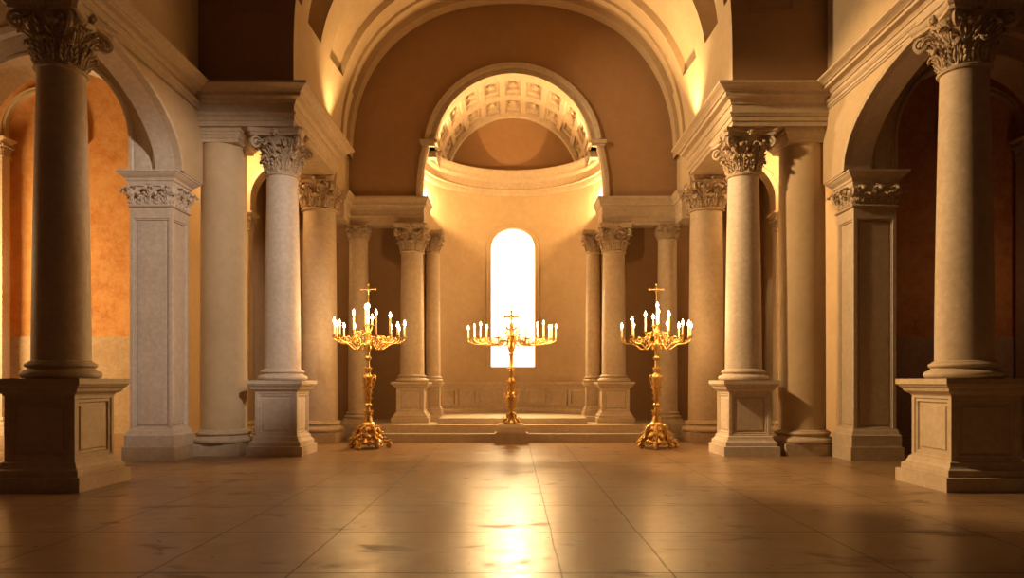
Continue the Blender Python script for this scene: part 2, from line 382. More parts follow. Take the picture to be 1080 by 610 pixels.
def attic_base(bm, r, h, z0=0):
    """round moulded base"""
    f = lambda R, c, a0, a1, b_: [(R + b_ * math.cos(a), c + b_ * math.sin(a)) for a in [a0 + (a1 - a0) * i / 8 for i in range(9)]]
    p = [(r * 1.1, z0)] + [(R, z) for R, z in f(r * 1.24, z0 + h * 0.22, -PI / 2, PI / 2, h * 0.20)]
    p += [(r * 1.22, z0 + h * 0.45), (r * 1.14, z0 + h * 0.52), (r * 1.12, z0 + h * 0.58), (r * 1.18, z0 + h * 0.63)]
    p += f(r * 1.14, z0 + h * 0.74, -PI / 2, PI / 2, h * 0.11) + [(r * 1.10, z0 + h * 0.88), (r * 1.10, z0 + h * 0.92), (r * 1.03, z0 + h * 0.96), (r, z0 + h)]
    lathe(bm, p, 48)
SQ = lambda a, b_=None: [(-a, -(b_ or a)), (a, -(b_ or a)), (a, (b_ or a)), (-a, (b_ or a))]
def panelled(bm, hx, hy, z0, z1, m, d=0.03, step=0.035):
    """box body with a stepped sunk panel on each face"""
    fs = box(bm, -hx, hx, -hy, hy, z0, z1)[2:]
    bm.normal_update(); bmesh.ops.recalc_face_normals(bm, faces=bm.faces)
    for f in fs:
        bmesh.ops.inset_individual(bm, faces=[f], thickness=m, depth=0)
        bmesh.ops.inset_individual(bm, faces=[f], thickness=step * 0.35, depth=-d * 0.5)
        bmesh.ops.inset_individual(bm, faces=[f], thickness=step, depth=0)
        bmesh.ops.inset_individual(bm, faces=[f], thickness=step * 0.35, depth=-d * 0.7)
        bmesh.ops.inset_individual(bm, faces=[f], thickness=step, depth=0)
        bmesh.ops.inset_individual(bm, faces=[f], thickness=step * 0.3, depth=d * 0.5)
def pedestal(parent, hw, h, mat, base=None):
    """stone pedestal with cap, panelled die and stepped foot; z from 0 to h"""
    b_ = hw * 0.75
    bm = bmesh.new(); panelled(bm, b_, b_, h * 0.24, h * 0.86, hw * 0.14, 0.035 * hw / 0.6, 0.05 * hw / 0.6)
    die = fin('pedestal_die', bm, mat, parent)
    bm = bmesh.new(); s = SQ(b_)
    e = hw - b_
    prof = [(-0.1, h * 0.845), (e * 0.06, h * 0.845), (e * 0.14, h * 0.862), (e * 0.3, h * 0.868), (e * 0.5, h * 0.885), (e * 0.58, h * 0.91), (e * 0.80, h * 0.93), (e * 0.86, h * 0.945), (e, h * 0.95), (e, h), (-0.1, h)]
    sweep(bm, prof, s, True); bm.faces.new([bm.verts.new((x * 0.95, y * 0.95, h - 0.001)) for x, y in s])
    fin('pedestal_cap', bm, mat, parent)
    bm = bmesh.new()
    prof = [(-0.1, 0), (e, 0), (e, h * 0.125), (e * 0.66, h * 0.13), (e * 0.66, h * 0.165), (e * 0.62, h * 0.185), (e * 0.40, h * 0.20), (e * 0.26, h * 0.225), (e * 0.20, h * 0.25), (e * 0.02, h * 0.265), (-0.1, h * 0.265)]
    sweep(bm, prof, s, True); fin('pedestal_foot', bm, mat, parent)
    return die
def shaft_prof(rb, rt, z0, z1):
    p = []
    for i in range(15):
        t = i / 14; r = rb + (rt - rb) * (t ** 1.5) ; p.append((r, z0 + (z1 - z0) * t))
    return p
CAPS = {}
def cap_parts(parent, key, r, h, a, z, mat):
    if key not in CAPS:
        bm, ab = corinthian(r, h, a)
        o = fin('capital', bm, mat, parent, True); q = fin('abacus', ab, mat, parent); CAPS[key] = (o.data, q.data)
    else:
        o = bpy.data.objects.new('capital', CAPS[key][0]); q = bpy.data.objects.new('abacus', CAPS[key][1])
        for k in (o, q): COL.objects.link(k); k.parent = parent
    o.location = (0, 0, z); q.location = (0, 0, z)
def column(label, x, y, z0, z1, rb, rt, caph, a, baseh, ped=None, plinth=None, mat=None, cmat=None, key='c', group=None, cat='column'):
    group = {'front': 'columns nearest the viewer', 'mid': 'slender columns on panelled pedestals', 'second': 'thick columns on low plinths', 'third': 'slim chancel corner columns', 'apse': 'columns flanking the apse', 'thin': 'thin columns inside the apse'}[key]
    """ped=(half width, height) or plinth=(half width, height); z0 foot, z1 top of abacus"""
    mat = mat or M_LIME; cmat = cmat or M_CARVE
    t = thing('stone_column', label, cat, (x, y, z0), group); H = z1 - z0; zb = 0
    if ped: pedestal(t, ped[0], ped[1], mat); zb = ped[1]
    if plinth:
        bm = bmesh.new(); box(bm, -plinth[0], plinth[0], -plinth[0], plinth[0], 0, plinth[1])
        bmesh.ops.bevel(bm, geom=bm.edges[:], offset=0.012, segments=1)
        fin('plinth', bm, mat, t); zb = plinth[1]
    bm = bmesh.new(); attic_base(bm, rb, baseh, zb); fin('column_base', bm, mat, t, True)
    bm = bmesh.new(); lathe(bm, shaft_prof(rb, rt, zb + baseh - 0.01, H - caph + 0.01), 56); fin('shaft', bm, mat, t, True)
    cap_parts(t, key, rt, caph, a, H - caph, cmat)
    if key == 'front':
        bm = bmesh.new(); sweep(bm, [(-0.1, H), (0.0, H), (0.0, H + 0.05), (0.03, H + 0.06), (0.03, ZN0 - z0), (-0.1, ZN0 - z0)], SQ(a * 0.78), True); box(bm, -a * 0.7, a * 0.7, -a * 0.7, a * 0.7, H + 0.001, ZN0 - z0 - 0.002); fin('impost_block', bm, mat, t)
    return t

# ------------------------------------------------------------------ the large structure
FX = 4.2 * U           # face of the nave walls near the viewer
NX = 2.93 * U          # face of the chancel walls
Y1 = KY(79); Y2 = 17.75; YB = KY(59); YO = 20.6; YA = KY(83)
ZE0 = Z(3.42); ZE1 = Z(3.93); ZN0 = Z(3.62)
bm = bmesh.new(); box(bm, -17.5, 17.5, -4, 24, -0.3, 0)
o = struct('floor', bm, M_FLOOR, 'polished stone floor laid in wide slabs with dark seams', cat='floor')

def ent_prof(z0, z1, out, back=-0.55):
    h = z1 - z0
    f = [(0.0, 0), (0.0, 0.12), (0.06, 0.125), (0.06, 0.25), (0.12, 0.255), (0.13, 0.28), (0.19, 0.32), (0.19, 0.345), (0.04, 0.355), (0.04, 0.55), (0.12, 0.56), (0.13, 0.59), (0.22, 0.66),
         (0.24, 0.67), (0.50, 0.70), (0.52, 0.72), (0.52, 0.80), (0.62, 0.81), (0.66, 0.84), (0.80, 0.89), (0.93, 0.92), (0.95, 0.935), (1.0, 0.94), (1.0, 1.0)]
    return [(back, z0)] + [(o_ * out, z0 + t * h) for o_, t in f] + [(back, z1)]
def S(path, s):
    """mirror a left-hand path for the right-hand side keeping 'out' on the same face"""
    return [(s * x, y) for x, y in path] if s > 0 else [(-x, y) for x, y in path]
sidename = {-1: 'left', 1: 'right'}
for s in (-1, 1):
    sn = sidename[s]
    # walls of the nave near the viewer: beam, wall above
    bm = bmesh.new(); box(bm, s * FX, s * (FX + 0.7), -3, Y1 + 0.4, ZE1 - 0.02, 10.6)
    struct('wall_' + sn, bm, M_PLAST, 'upper nave wall above the %s cornice, nearest the viewer' % sn)
    bm = bmesh.new(); pth = [(s * FX, -3), (s * FX, Y1 + 0.2)]
    if s > 0: pth = pth[::-1]
    # out must face the nave centre
    sweep(bm, ent_prof(ZN0, ZE1, 0.36, -0.5), pth); struct('trim_%d' % (1 if s < 0 else 2), bm, M_LIME, 'long moulded stone cornice running over the %s front column' % sn, cat='cornice')
    # haunch of the side arch springing from the pier towards the front column
    bm = bmesh.new(); nq = 20; ea, eb, ey, ez = 2.95, ZN0 - Z(2.67) - 0.02, 10.55, Z(2.67)
    curve = [(ey + ea * math.cos(PI / 2 * q / nq), ez + eb * math.sin(PI / 2 * q / nq)) for q in range(nq + 1)]
    xa, xb = s * (FX + 0.0), s * (FX + 0.5); top = ZN0 + 0.02
    for (ya_, za_), (yb_, zb_) in zip(curve, curve[1:]):
        for xx in (xa, xb): bm.faces.new([bm.verts.new(v) for v in ((xx, ya_, za_), (xx, yb_, zb_), (xx, yb_, top), (xx, ya_, top))])
        bm.faces.new([bm.verts.new(v) for v in ((xa, ya_, za_), (xa, yb_, zb_), (xb, yb_, zb_), (xb, ya_, za_))])
    box(bm, xa, xb, ey + ea, Y1 + 0.2, ez, top)
    bmesh.ops.remove_doubles(bm, verts=bm.verts, dist=1e-5)
    struct('wall_spandrel_' + sn, bm, M_PLAST, 'curved spandrel under the %s nave cornice, rising from the pier to the front column' % sn)
    bm = bmesh.new(); inner = [(yy - 0.012, z_ - 0.012) for yy, z_ in curve]; xc, xd = xa + s * 0.04, xb - s * 0.02
    for (p_, q_), (i_, j_) in zip(zip(curve, curve[1:]), zip(inner, inner[1:])):
        for A_, B_ in (((p_[0], p_[1]), (q_[0], q_[1])), (i_, j_)): bm.faces.new([bm.verts.new(v) for v in ((xc, *A_), (xc, *B_), (xd, *B_), (xd, *A_))])
        for xx in (xc, xd): bm.faces.new([bm.verts.new(v) for v in ((xx, *p_), (xx, *q_), (xx, *j_), (xx, *i_))])
    bmesh.ops.remove_doubles(bm, verts=bm.verts, dist=1e-5)
    struct('trim_%d' % (26 if s < 0 else 27), bm, M_PALE, 'smooth stone lining under the curve of the %s spandrel' % sn, True, cat='arch lining')
    bm = bmesh.new(); rows = []
    for q, (yy, z_) in enumerate(curve):
        a_ = PI / 2 * q / nq; ny, nz = eb * math.cos(a_), ea * math.sin(a_); l_ = math.hypot(ny, nz); ny /= l_; nz /= l_
        rows.append([bm.verts.new((xa - s * d_, yy + ny * o_, z_ + nz * o_)) for o_, d_ in ((-0.02, -0.1), (-0.02, 0.03), (0.03, 0.045), (0.07, 0.03), (0.09, -0.02))])
    for a_, b_ in zip(rows, rows[1:]):
        for q in range(5): bm.faces.new((a_[q], a_[(q + 1) % 5], b_[(q + 1) % 5], b_[q]))
    struct('trim_%d' % (24 if s < 0 else 25), bm, M_LIME, 'thin moulding along the curved edge of the %s spandrel' % sn, cat='moulding')
    # chancel entablature: front return, side, back return
    pth = [(s * (FX + 0.3), Y1), (s * NX, Y1), (s * NX, Y2), (s * (NX + 0.8), Y2)]
    if s > 0: pth = pth[::-1]
    bm = bmesh.new(); sweep(bm, ent_prof(ZE0, ZE1, 0.36, -0.85), pth); struct('trim_%d' % (3 if s < 0 else 4), bm, M_LIME, 'moulded stone entablature turning the corner above the %s chancel columns' % sn, cat='cornice')
    # dark wall over it, facing the viewer, with a small sunk panel
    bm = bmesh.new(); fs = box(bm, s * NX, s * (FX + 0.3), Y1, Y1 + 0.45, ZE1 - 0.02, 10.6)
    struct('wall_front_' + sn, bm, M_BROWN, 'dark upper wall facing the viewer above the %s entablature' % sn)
    bm = bmesh.new(); cx0, cx1, zb = s * 3.20 * U, s * 3.72 * U, Z(4.98)
    a0, a1 = min(cx0, cx1), max(cx0, cx1); w = 0.07
    sweep_xz(bm, [(0, Y1 - 0.03), (0.03, Y1 - 0.03), (0.03, Y1 - 0.015), (w, Y1 - 0.015), (w, Y1 + 0.02), (0, Y1 + 0.02)], [(a0, Z(5.9), -1, 0), (a0, zb, -1, -1), (a1, zb, 1, -1), (a1, Z(5.9), 1, 0)])
    struct('trim_%d' % (5 if s < 0 else 6), bm, M_BROWN, 'thin panel frame high on the dark %s wall' % sn, cat='panel frame')
    # chancel side wall above the entablature (springing of the vault)
    bm = bmesh.new(); box(bm, s * NX, s * (NX + 0.45), Y1 + 0.45, YB + 0.3, ZE1 - 0.3, Z(4.02))
    box(bm, s * NX, s * (NX + 0.45), Y2 - 0.1, YB + 0.3, Z(3.2), ZE1 - 0.3)
    struct('wall_chancel_' + sn, bm, M_PLAST, '%s chancel wall between cornice and vault' % sn)
    # lower entablature: along the side behind the second column, then the back screen, then return into the apse
    ex = 1.60 * U
    pth = [(s * (NX - 0.04), 18.30), (s * (NX - 0.04), YB), (s * ex, YB), (s * ex, YB + 0.95)]
    if s > 0: pth = pth[::-1]
    bm = bmesh.new(); sweep(bm, ent_prof(Z(2.81), Z(3.30), 0.14, -0.42), pth); struct('trim_%d' % (7 if s < 0 else 8), bm, M_LIME, 'low moulded entablature of the %s apse screen' % sn, cat='cornice')
    # aisle: cross wall with a great arch
    acx = s * 5.98 * U
    hole = [(x, z) for x, z, _, _ in arch_path(acx, 1.11 * U, Z(2.67), Z(3.07), 40)]
    bm = bmesh.new(); wall_hole(bm, min(s * 4.35 * U, s * 16.5), max(s * 4.35 * U, s * 16.5), Z(2.67), 12.0, YA + 0.06, YA + 0.75, hole); box(bm, s * 7.12 * U, s * 16.5, YA + 0.06, YA + 0.75, 0, Z(2.67))
    struct('wall_aisle_' + sn, bm, M_PLAST, 'wall of the %s aisle pierced by a great round arch' % sn)
    r0 = 1.11 * U; w = 0.44 * U
    prof = [(0.0, YA + 0.76), (0.0, YA - 0.02), (0.05, YA - 0.02), (0.05, YA + 0.02), (0.08, YA + 0.035), (0.11, YA + 0.02), (w * 0.62, YA + 0.02), (w * 0.65, YA + 0.035), (w * 0.70, YA + 0.0), (w * 0.74, YA - 0.03), (w * 0.93, YA - 0.03), (w, YA + 0.0), (w, YA + 0.1)]
    bm = bmesh.new(); sweep_xz(bm, prof, arch_path(acx, r0 - 0.02, Z(2.67), Z(3.07), 48)); struct('trim_%d' % (9 if s < 0 else 10), bm, M_PALE if s < 0 else M_LIME, 'round stone archivolt of the great %s aisle arch' % sn, cat='arch')
    # aisle enclosure
    bm = bmesh.new(); box(bm, s * 4.84 * U, s * 5.0 * U, YA + 0.95, YO, 0, 12.0); struct('wall_light_block_' + sn, bm, M_PLAST, 'added light-blocking partition behind the %s pier' % sn)  # added on both sides to stop aisle lamp light reaching the bay
    bm = bmesh.new(); box(bm, s * 16.5, s * 16.9, 3, YO + 0.4, 0, 12.0); struct('wall_outer_' + sn, bm, M_ORANGE, 'outer wall of the %s aisle' % sn)
    bm = bmesh.new(); box(bm, s * (FX + 0.6), s * 16.9, 3, YO + 0.4, 12.0, 12.3); struct('ceiling_aisle_' + sn, bm, M_PLAST, 'ceiling of the %s aisle' % sn, cat='ceiling')
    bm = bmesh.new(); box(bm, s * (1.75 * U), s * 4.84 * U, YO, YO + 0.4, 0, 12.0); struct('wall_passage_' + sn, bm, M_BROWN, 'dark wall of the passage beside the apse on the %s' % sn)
    bm = bmesh.new(); box(bm, s * (4.84 * U), s * 16.9, YO, YO + 0.4, 0, 12.0)
    struct('wall_back_' + sn, bm, M_ORANGE, 'weathered terracotta plaster end wall of the %s aisle' % sn)
    bm = bmesh.new(); box(bm, s * (1.9 * U), s * 4.82 * U, YO - 0.07, YO, 0.0, Z(-0.05)); struct('baseboard_passage_' + sn, bm, M_BROWN, 'low dado in the dark %s passage' % sn, cat='dado')
    bm = bmesh.new(); box(bm, s * 5.01 * U, s * 16.5, YO - 0.07, YO, 0, Z(0.87))
    bmesh.ops.bevel(bm, geom=bm.edges[:], offset=0.02, segments=1)
    struct('baseboard_' + sn, bm, M_DUSTY, 'pale plastered dado along the %s aisle end wall' % sn, cat='dado')
    # narrow bay: small arch wall behind the second column
    bm = bmesh.new(); ya = 18.2; ccx = s * 3.86 * U
    hole = [(x, z) for x, z, _, _ in arch_path(ccx, 0.62 * U, Z(2.87), Z(3.12), 28)]
    wall_hole(bm, min(s * (NX + 0.05), s * 4.84 * U), max(s * (NX + 0.05), s * 4.84 * U), Z(2.87), 8.2, ya, ya + 0.4, hole); struct('wall_bay_' + sn, bm, M_PLAST, 'wall with a small round arch behind the %s columns' % sn)
    bm = bmesh.new(); sweep_xz(bm, [(0, ya + 0.1), (0, ya - 0.04), (0.05, ya - 0.05), (0.10, ya - 0.03), (0.14, ya - 0.05), (0.17, ya), (0.17, ya + 0.1)], arch_path(ccx, 0.61 * U, Z(2.87), Z(3.12), 28))
    struct('trim_%d' % (11 if s < 0 else 12), bm, M_LIME, 'small round archivolt in the %s bay behind the columns' % sn, cat='arch')
    bm = bmesh.new(); box(bm, s * (NX + 0.4), s * 4.84 * U, Y1 + 0.45, YO, 8.0, 8.2); struct('ceiling_bay_' + sn, bm, M_PLAST, 'ceiling over the %s bay' % sn, cat='ceiling')
    # blind arch on the end wall of the aisle
    bx = s * 9.01 * U
    bm = bmesh.new(); kk = YO
    sweep_xz(bm, [(0, kk), (0, kk - 0.16), (0.06, kk - 0.16), (0.08, kk - 0.12), (0.11, kk - 0.12), (0.12, kk - 0.16), (0.15, kk - 0.16), (0.15, kk)], arch_path(bx, 0.72 * U, Z(4.60), Z(4.85), 32))
    struct('trim_%d' % (13 if s < 0 else 14), bm, M_PLAST, 'raised arch band on the end wall of the %s aisle' % sn, cat='arch')

# apse screen wall: opening wider below the impost, round above
AY = 19.35; hw0 = 1.62 * U; hr = 1.41 * U; zimp = Z(4.20); zc = Z(4.10)
hole = [(-hw0 + 0.00, Z(3.2)), (-hw0, Z(3.45)), (-hw0 + 0.03, Z(3.75)), (-hw0 + 0.09, Z(4.0)), (-hw0 + 0.16, zimp)]
arc = [(hr * math.cos(PI - PI * i / 48), zc + hr * math.sin(PI - PI * i / 48)) for i in range(49)]
arc = [p for p in arc if p[1] > zimp + 0.01]
hole = hole + [(arc[0][0] - 0.001, zimp)] + arc + [(arc[-1][0] + 0.001, zimp)] + [(-x, z) for x, z in hole[::-1]]
bm = bmesh.new(); wall_hole(bm, -NX - 0.3, NX + 0.3, Z(3.2), 12.2, YB, YB + 0.3, hole)
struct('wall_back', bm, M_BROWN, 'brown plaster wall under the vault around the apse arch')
w = 0.2 * U
bm = bmesh.new(); sweep_xz(bm, [(0, YB + 0.3), (0, YB - 0.05), (0.05, YB - 0.05), (0.06, YB - 0.02), (w * 0.5, YB - 0.02), (w * 0.55, YB - 0.05), (w * 0.62, YB - 0.07), (w * 0.93, YB - 0.09), (w, YB - 0.05), (w, YB + 0.05)], arch_path(0, hr - 0.01, Z(4.27), zc, 56)[1:-1] if False else [p for p in arch_path(0, hr - 0.01, zc, zc, 64) if p[1] > Z(4.26)])
struct('trim_15', bm, M_LIME, 'moulded round archivolt over the apse', cat='arch')
for s in (-1, 1):
    bm = bmesh.new(); box(bm, s * (hr - 0.02), s * (hw0 + 0.02), YB - 0.10, YB + 0.5, Z(4.20), Z(4.245)); box(bm, s * (hr - 0.09), s * (hw0 + 0.06), YB - 0.14, YB + 0.5, Z(4.245), Z(4.31))
    box(bm, s * (hr - 0.02), s * (hw0 + 0.5), YB + 0.3, AY + 0.25, Z(4.08), Z(4.30))
    struct('trim_%d' % (16 if s < 0 else 17), bm, M_LIME, '%s impost block under the apse arch' % sidename[s], cat='impost')
    bm = bmesh.new()
    pts = [(s * (abs(x)), z, s, 0) for x, z in [(hw0 + 0.00, Z(3.29)), (hw0, Z(3.45)), (hw0 - 0.03, Z(3.75)), (hw0 - 0.09, Z(4.0)), (hw0 - 0.16, Z(4.2))]]
    sweep_xz(bm, [(-0.02, YB + 0.1), (-0.02, YB - 0.05), (0.04, YB - 0.08), (0.14, YB - 0.07), (0.17, YB + 0.0)], pts)
    struct('trim_%d' % (18 if s < 0 else 19), bm, M_LIME, 'curved stone jamb strip at the %s edge of the apse opening' % sidename[s], cat='jamb')

# apse drum with its window
AR = 1.70 * U; AY = 19.35; ZF = 0.56
wth = 0.447 * U; zwb, zws = Z(0.31), Z(3.16) - wth
def drum(r, a): return (r * math.sin(a), AY + r * math.cos(a))
bm = bmesh.new(); aw = math.asin(wth / AR); A = []
n = 30
left = [-PI / 2 + (PI / 2 - aw) * i / n for i in range(n)]; mid = [math.asin((wth * -math.cos(PI * i / 24)) / AR) for i in range(25)]
A = left + mid + [-a for a in left[::-1]]
def vt(r, a, z): x, y = drum(r, a); return bm.verts.new((x, y, z))
ztop = Z(4.3)
def arcz(a): x = AR * math.sin(a); return zws + math.sqrt(max(0, wth * wth - x * x))
for a, b_ in zip(A, A[1:]):
    if abs((a + b_) / 2) < aw:
        bm.faces.new((vt(AR, a, 0.415), vt(AR, b_, 0.415), vt(AR, b_, zwb), vt(AR, a, zwb)))
        bm.faces.new((vt(AR, a, arcz(a)), vt(AR, b_, arcz(b_)), vt(AR, b_, ztop), vt(AR, a, ztop)))
        R2 = AR + 0.35
        bm.faces.new((vt(AR, a, zwb), vt(AR, b_, zwb), vt(R2, b_, zwb), vt(R2, a, zwb)))
        bm.faces.new((vt(AR, a, arcz(a)), vt(AR, b_, arcz(b_)), vt(R2, b_, arcz(b_)), vt(R2, a, arcz(a))))
    else:
        bm.faces.new((vt(AR, a, 0.415), vt(AR, b_, 0.415), vt(AR, b_, ztop), vt(AR, a, ztop)))
for a in (-aw, aw):
    bm.faces.new((vt(AR, a, zwb), vt(AR, a, zws), vt(AR + 0.35, a, zws), vt(AR + 0.35, a, zwb)))
# outer skin of the drum
for a, b_ in zip(A, A[1:]):
    R2 = AR + 0.36
    if abs((a + b_) / 2) < aw:
        bm.faces.new((vt(R2, a, 0.415), vt(R2, b_, 0.415), vt(R2, b_, zwb), vt(R2, a, zwb)))
        bm.faces.new((vt(R2, a, arcz(a)), vt(R2, b_, arcz(b_)), vt(R2, b_, ztop), vt(R2, a, ztop)))
    else: bm.faces.new((vt(R2, a, 0.415), vt(R2, b_, 0.415), vt(R2, b_, ztop), vt(R2, a, ztop)))
bmesh.ops.remove_doubles(bm, verts=bm.verts, dist=1e-4)
struct('wall_apse', bm, M_PLAST, 'curved ochre plaster wall of the apse', True)
# window: glass and stone surround
bm = bmesh.new(); rr = AR + 0.2
vs = []
for a in mid: x, y = drum(rr, a); vs.append(((x, y), arcz(a)))
for (p, zp), (q, zq) in zip(vs, vs[1:]):
    f = [bm.verts.new((p[0], p[1], zwb)), bm.verts.new((q[0], q[1], zwb)), bm.verts.new((q[0], q[1], zq)), bm.verts.new((p[0], p[1], zp))]
    try: bm.faces.new(f)
    except Exception: pass
bmesh.ops.remove_doubles(bm, verts=bm.verts, dist=1e-5)
wo = struct('window_1', bm, M_WIN, 'tall round-headed window glowing white at the centre of the apse', cat='window')
bm = bmesh.new(); fw = 0.16
pts = arch_path(0, wth, zwb, zws, 28)
def on_drum(x, z, out): a = math.asin(max(-1, min(1, x / AR))); r = AR - out; return (r * math.sin(a), AY + r * math.cos(a), z)
prof = [(0.0, -0.05), (0.0, 0.02), (0.03, 0.035), (0.08, 0.02), (0.12, 0.035), (fw, 0.03), (fw, -0.05)]
rings = [[bm.verts.new(on_drum(x + nx * o_, z + nz * o_, d)) for o_, d in prof] for x, z, nx, nz in pts]
for a, b_ in zip(rings, rings[1:]):
    for j in range(len(prof)): bm.faces.new((a[j], a[(j + 1) % len(prof)], b_[(j + 1) % len(prof)], b_[j]))
struct('trim_20', bm, M_PLAST, 'shallow moulded surround of the apse window', cat='window surround')
# ring cornice of the drum, ledge above, dado below
def ringsweep(prof, name, mat, label, cat, a0=-PI / 2, a1=PI / 2, n=72, smooth=True):
    bm = bmesh.new(); rows = []
    for i in range(n + 1):
        a = a0 + (a1 - a0) * i / n; rows.append([bm.verts.new((*drum(AR - o_, a), z)) for o_, z in prof])
    for a, b_ in zip(rows, rows[1:]):
        for j in range(len(prof)): bm.faces.new((a[j], a[(j + 1) % len(prof)], b_[(j + 1) % len(prof)], b_[j]))
    bm.faces.new(rows[0]); bm.faces.new(rows[-1])
    return struct(name, bm, mat, label, smooth, cat)
z0, z1 = Z(3.80), Z(4.30)
cp = [(-0.05, z0), (0.03, z0), (0.05, z0 + 0.04), (0.05, z0 + 0.16), (0.09, z0 + 0.20), (0.06, z0 + 0.23), (0.06, z0 + 0.42), (0.10, z0 + 0.47), (0.15, z0 + 0.50), (0.16, z0 + 0.58), (0.19, z0 + 0.63), (0.23, z0 + 0.68), (0.24, z1), (-0.9, z1), (-0.9, z1 - 0.1), (-0.05, z1 - 0.1)]
ringsweep(cp, 'trim_21', M_LIME, 'curved moulded cornice ringing the apse', 'cornice')
zd = Z(0.0)
ringsweep([(-0.05, ZF - 0.05), (0.16, ZF - 0.05), (0.16, ZF + 0.10), (0.12, ZF + 0.14), (0.10, ZF + 0.16), (0.10, zd - 0.14), (0.13, zd - 0.10), (0.17, zd - 0.06), (0.18, zd), (-0.05, zd)], 'baseboard_apse', M_LIME, 'stone dado round the foot of the apse wall', 'dado')
bm = bmesh.new()
for k in range(-4, 5):
    a0 = (k - 0.42) * 0.30; a1 = (k + 0.42) * 0.30; zA, zB = ZF + 0.24, zd - 0.22; t = 0.018
    def strip(aa, ab, za, zb):
        m_ = 5; g = []
        for i in range(m_ + 1):
            a = aa + (ab - aa) * i / m_; g.append([bm.verts.new((*drum(AR - o_, a), z)) for o_, z in ((0.09, za), (0.15, za), (0.15, zb), (0.09, zb))])
        for p, q in zip(g, g[1:]):
            for j in range(4): bm.faces.new((p[j], p[(j + 1) % 4], q[(j + 1) % 4], q[j]))
        bm.faces.new(g[0]); bm.faces.new(g[-1])
    strip(a0, a1, zA, zA + 0.05); strip(a0, a1, zB - 0.05, zB); strip(a0, a0 + t, zA + 0.05, zB - 0.05); strip(a1 - t, a1, zA + 0.05, zB - 0.05)
struct('trim_22', bm, M_LIME, 'raised panel frames on the curved apse dado', cat='panel frame')
# coffered barrel of the apse and its end wall
bm = bmesh.new(); yb0, yb1 = YB + 0.28, AY + AR + 0.1; rb = hr
nseg = 11; rows_y = 2; ths = [PI * i / nseg for i in range(nseg + 1)]; ys = [yb0 + (yb1 - yb0) * j / rows_y for j in range(rows_y + 1)]
def bp_(th, y, dr=0): return bm.verts.new((-(rb + dr) * math.cos(th), y, zc + (rb + dr) * math.sin(th)))
sub = 4
for i in range(nseg):
    for j in range(rows_y):
        t0, t1, y0_, y1_ = ths[i], ths[i + 1], ys[j], ys[j + 1]; mt = (t1 - t0) * 0.13; my = (y1_ - y0_) * 0.13
        levels = [(0, 0), (mt, 0), (mt * 1.1, 0.08), (mt * 1.9, 0.08), (mt * 2.0, 0.16)]
        loops = []
        for q, (m_, dr) in enumerate(levels):
            r_ = m_ / mt * my if mt else 0; A_ = []
            for k in range(sub): A_.append((t0 + m_ + (t1 - t0 - 2 * m_) * k / sub, y0_ + r_))
            A_.append((t1 - m_, y0_ + r_))
            for k in range(sub, -1, -1): A_.append((t0 + m_ + (t1 - t0 - 2 * m_) * k / sub, y1_ - r_))
            loops.append([bp_(t, y, dr) for t, y in A_])
        for a, b_ in zip(loops, loops[1:]):
            for k in range(len(a)): bm.faces.new((a[k], a[(k + 1) % len(a)], b_[(k + 1) % len(b_)], b_[k]))
        L_ = loops[-1]
        for k in range(sub): bm.faces.new((L_[k], L_[k + 1], L_[2 * sub - k], L_[2 * sub + 1 - k]))
        # rosette
        tm, ym = (t0 + t1) / 2, (y0_ + y1_) / 2
        blob(bm, (-(rb + 0.14) * math.cos(tm), ym, zc + (rb + 0.14) * math.sin(tm)), 0.09, 2)
# outer skin
for i in range(40):
    a, b_ = PI * i / 40, PI * (i + 1) / 40
    bm.faces.new((bp_(a, yb0, 0.3), bp_(b_, yb0, 0.3), bp_(b_, yb1, 0.3), bp_(a, yb1, 0.3)))
bmesh.ops.remove_doubles(bm, verts=bm.verts, dist=1e-4)
struct('ceiling_apse', bm, M_LIME, 'coffered barrel vault over the apse', cat='vault')
bm = bmesh.new(); box(bm, -hr - 0.4, hr + 0.4, yb1 - 0.05, yb1 + 0.3, Z(4.0), zc + hr + 0.4); struct('wall_apse_end', bm, M_BROWN, 'dark half-round end wall under the apse vault')
bm = bmesh.new(); sweep_xz(bm, [(-0.13, yb1 - 0.16), (-0.11, yb1 - 0.2), (0.02, yb1 - 0.2), (0.02, yb1), (-0.13, yb1)], arch_path(0, hr, Z(4.0), zc, 48)); struct('trim_23', bm, M_LIME, 'plain arch rib where the apse vault meets its end wall', cat='arch')

# great vault over the chancel with sunk panels
def vprof(u, y, off=0.0):
    """u 0..1 from left springing over the crown to the right; exponent eases towards the viewer"""
    t = (y - Y1) / (YB - Y1); n_ = 3.6 + (2.3 - 3.6) * min(1, t * 1.4); a = NX + off; h_ = 2.85 * U + off
    th = PI * (1 - u); c, s_ = math.cos(th), math.sin(th); q = (abs(c) ** n_ + abs(s_) ** n_) ** (-1 / n_)
    return Vector((a * c * q, y, Z(3.98) + h_ * s_ * q))
bm = bmesh.new()
bands = [(Y1, Y1 + 0.12, 0), (Y1 + 0.12, Y1 + 0.36, 0.22), (Y1 + 0.36, 15.05, 0), (15.05, 15.95, 0.42), (15.95, 16.6, 0), (16.6, 17.6, 0.16), (17.6, 18.1, 0), (18.1, 18.3, -0.07), (18.3, 18.7, 0.05), (18.7, YB + 0.02, -0.10)]
nu = 96
def uoff(u, y, d):
    """sunk panels start well above the springing"""
    lo = 0.118 if y > 14.9 else 0.125
    return d if (d < 0 or lo <= u <= 1 - lo) else 0
us = sorted(set([i / nu for i in range(nu + 1)] + [0.118, 0.882, 0.125, 0.875]))
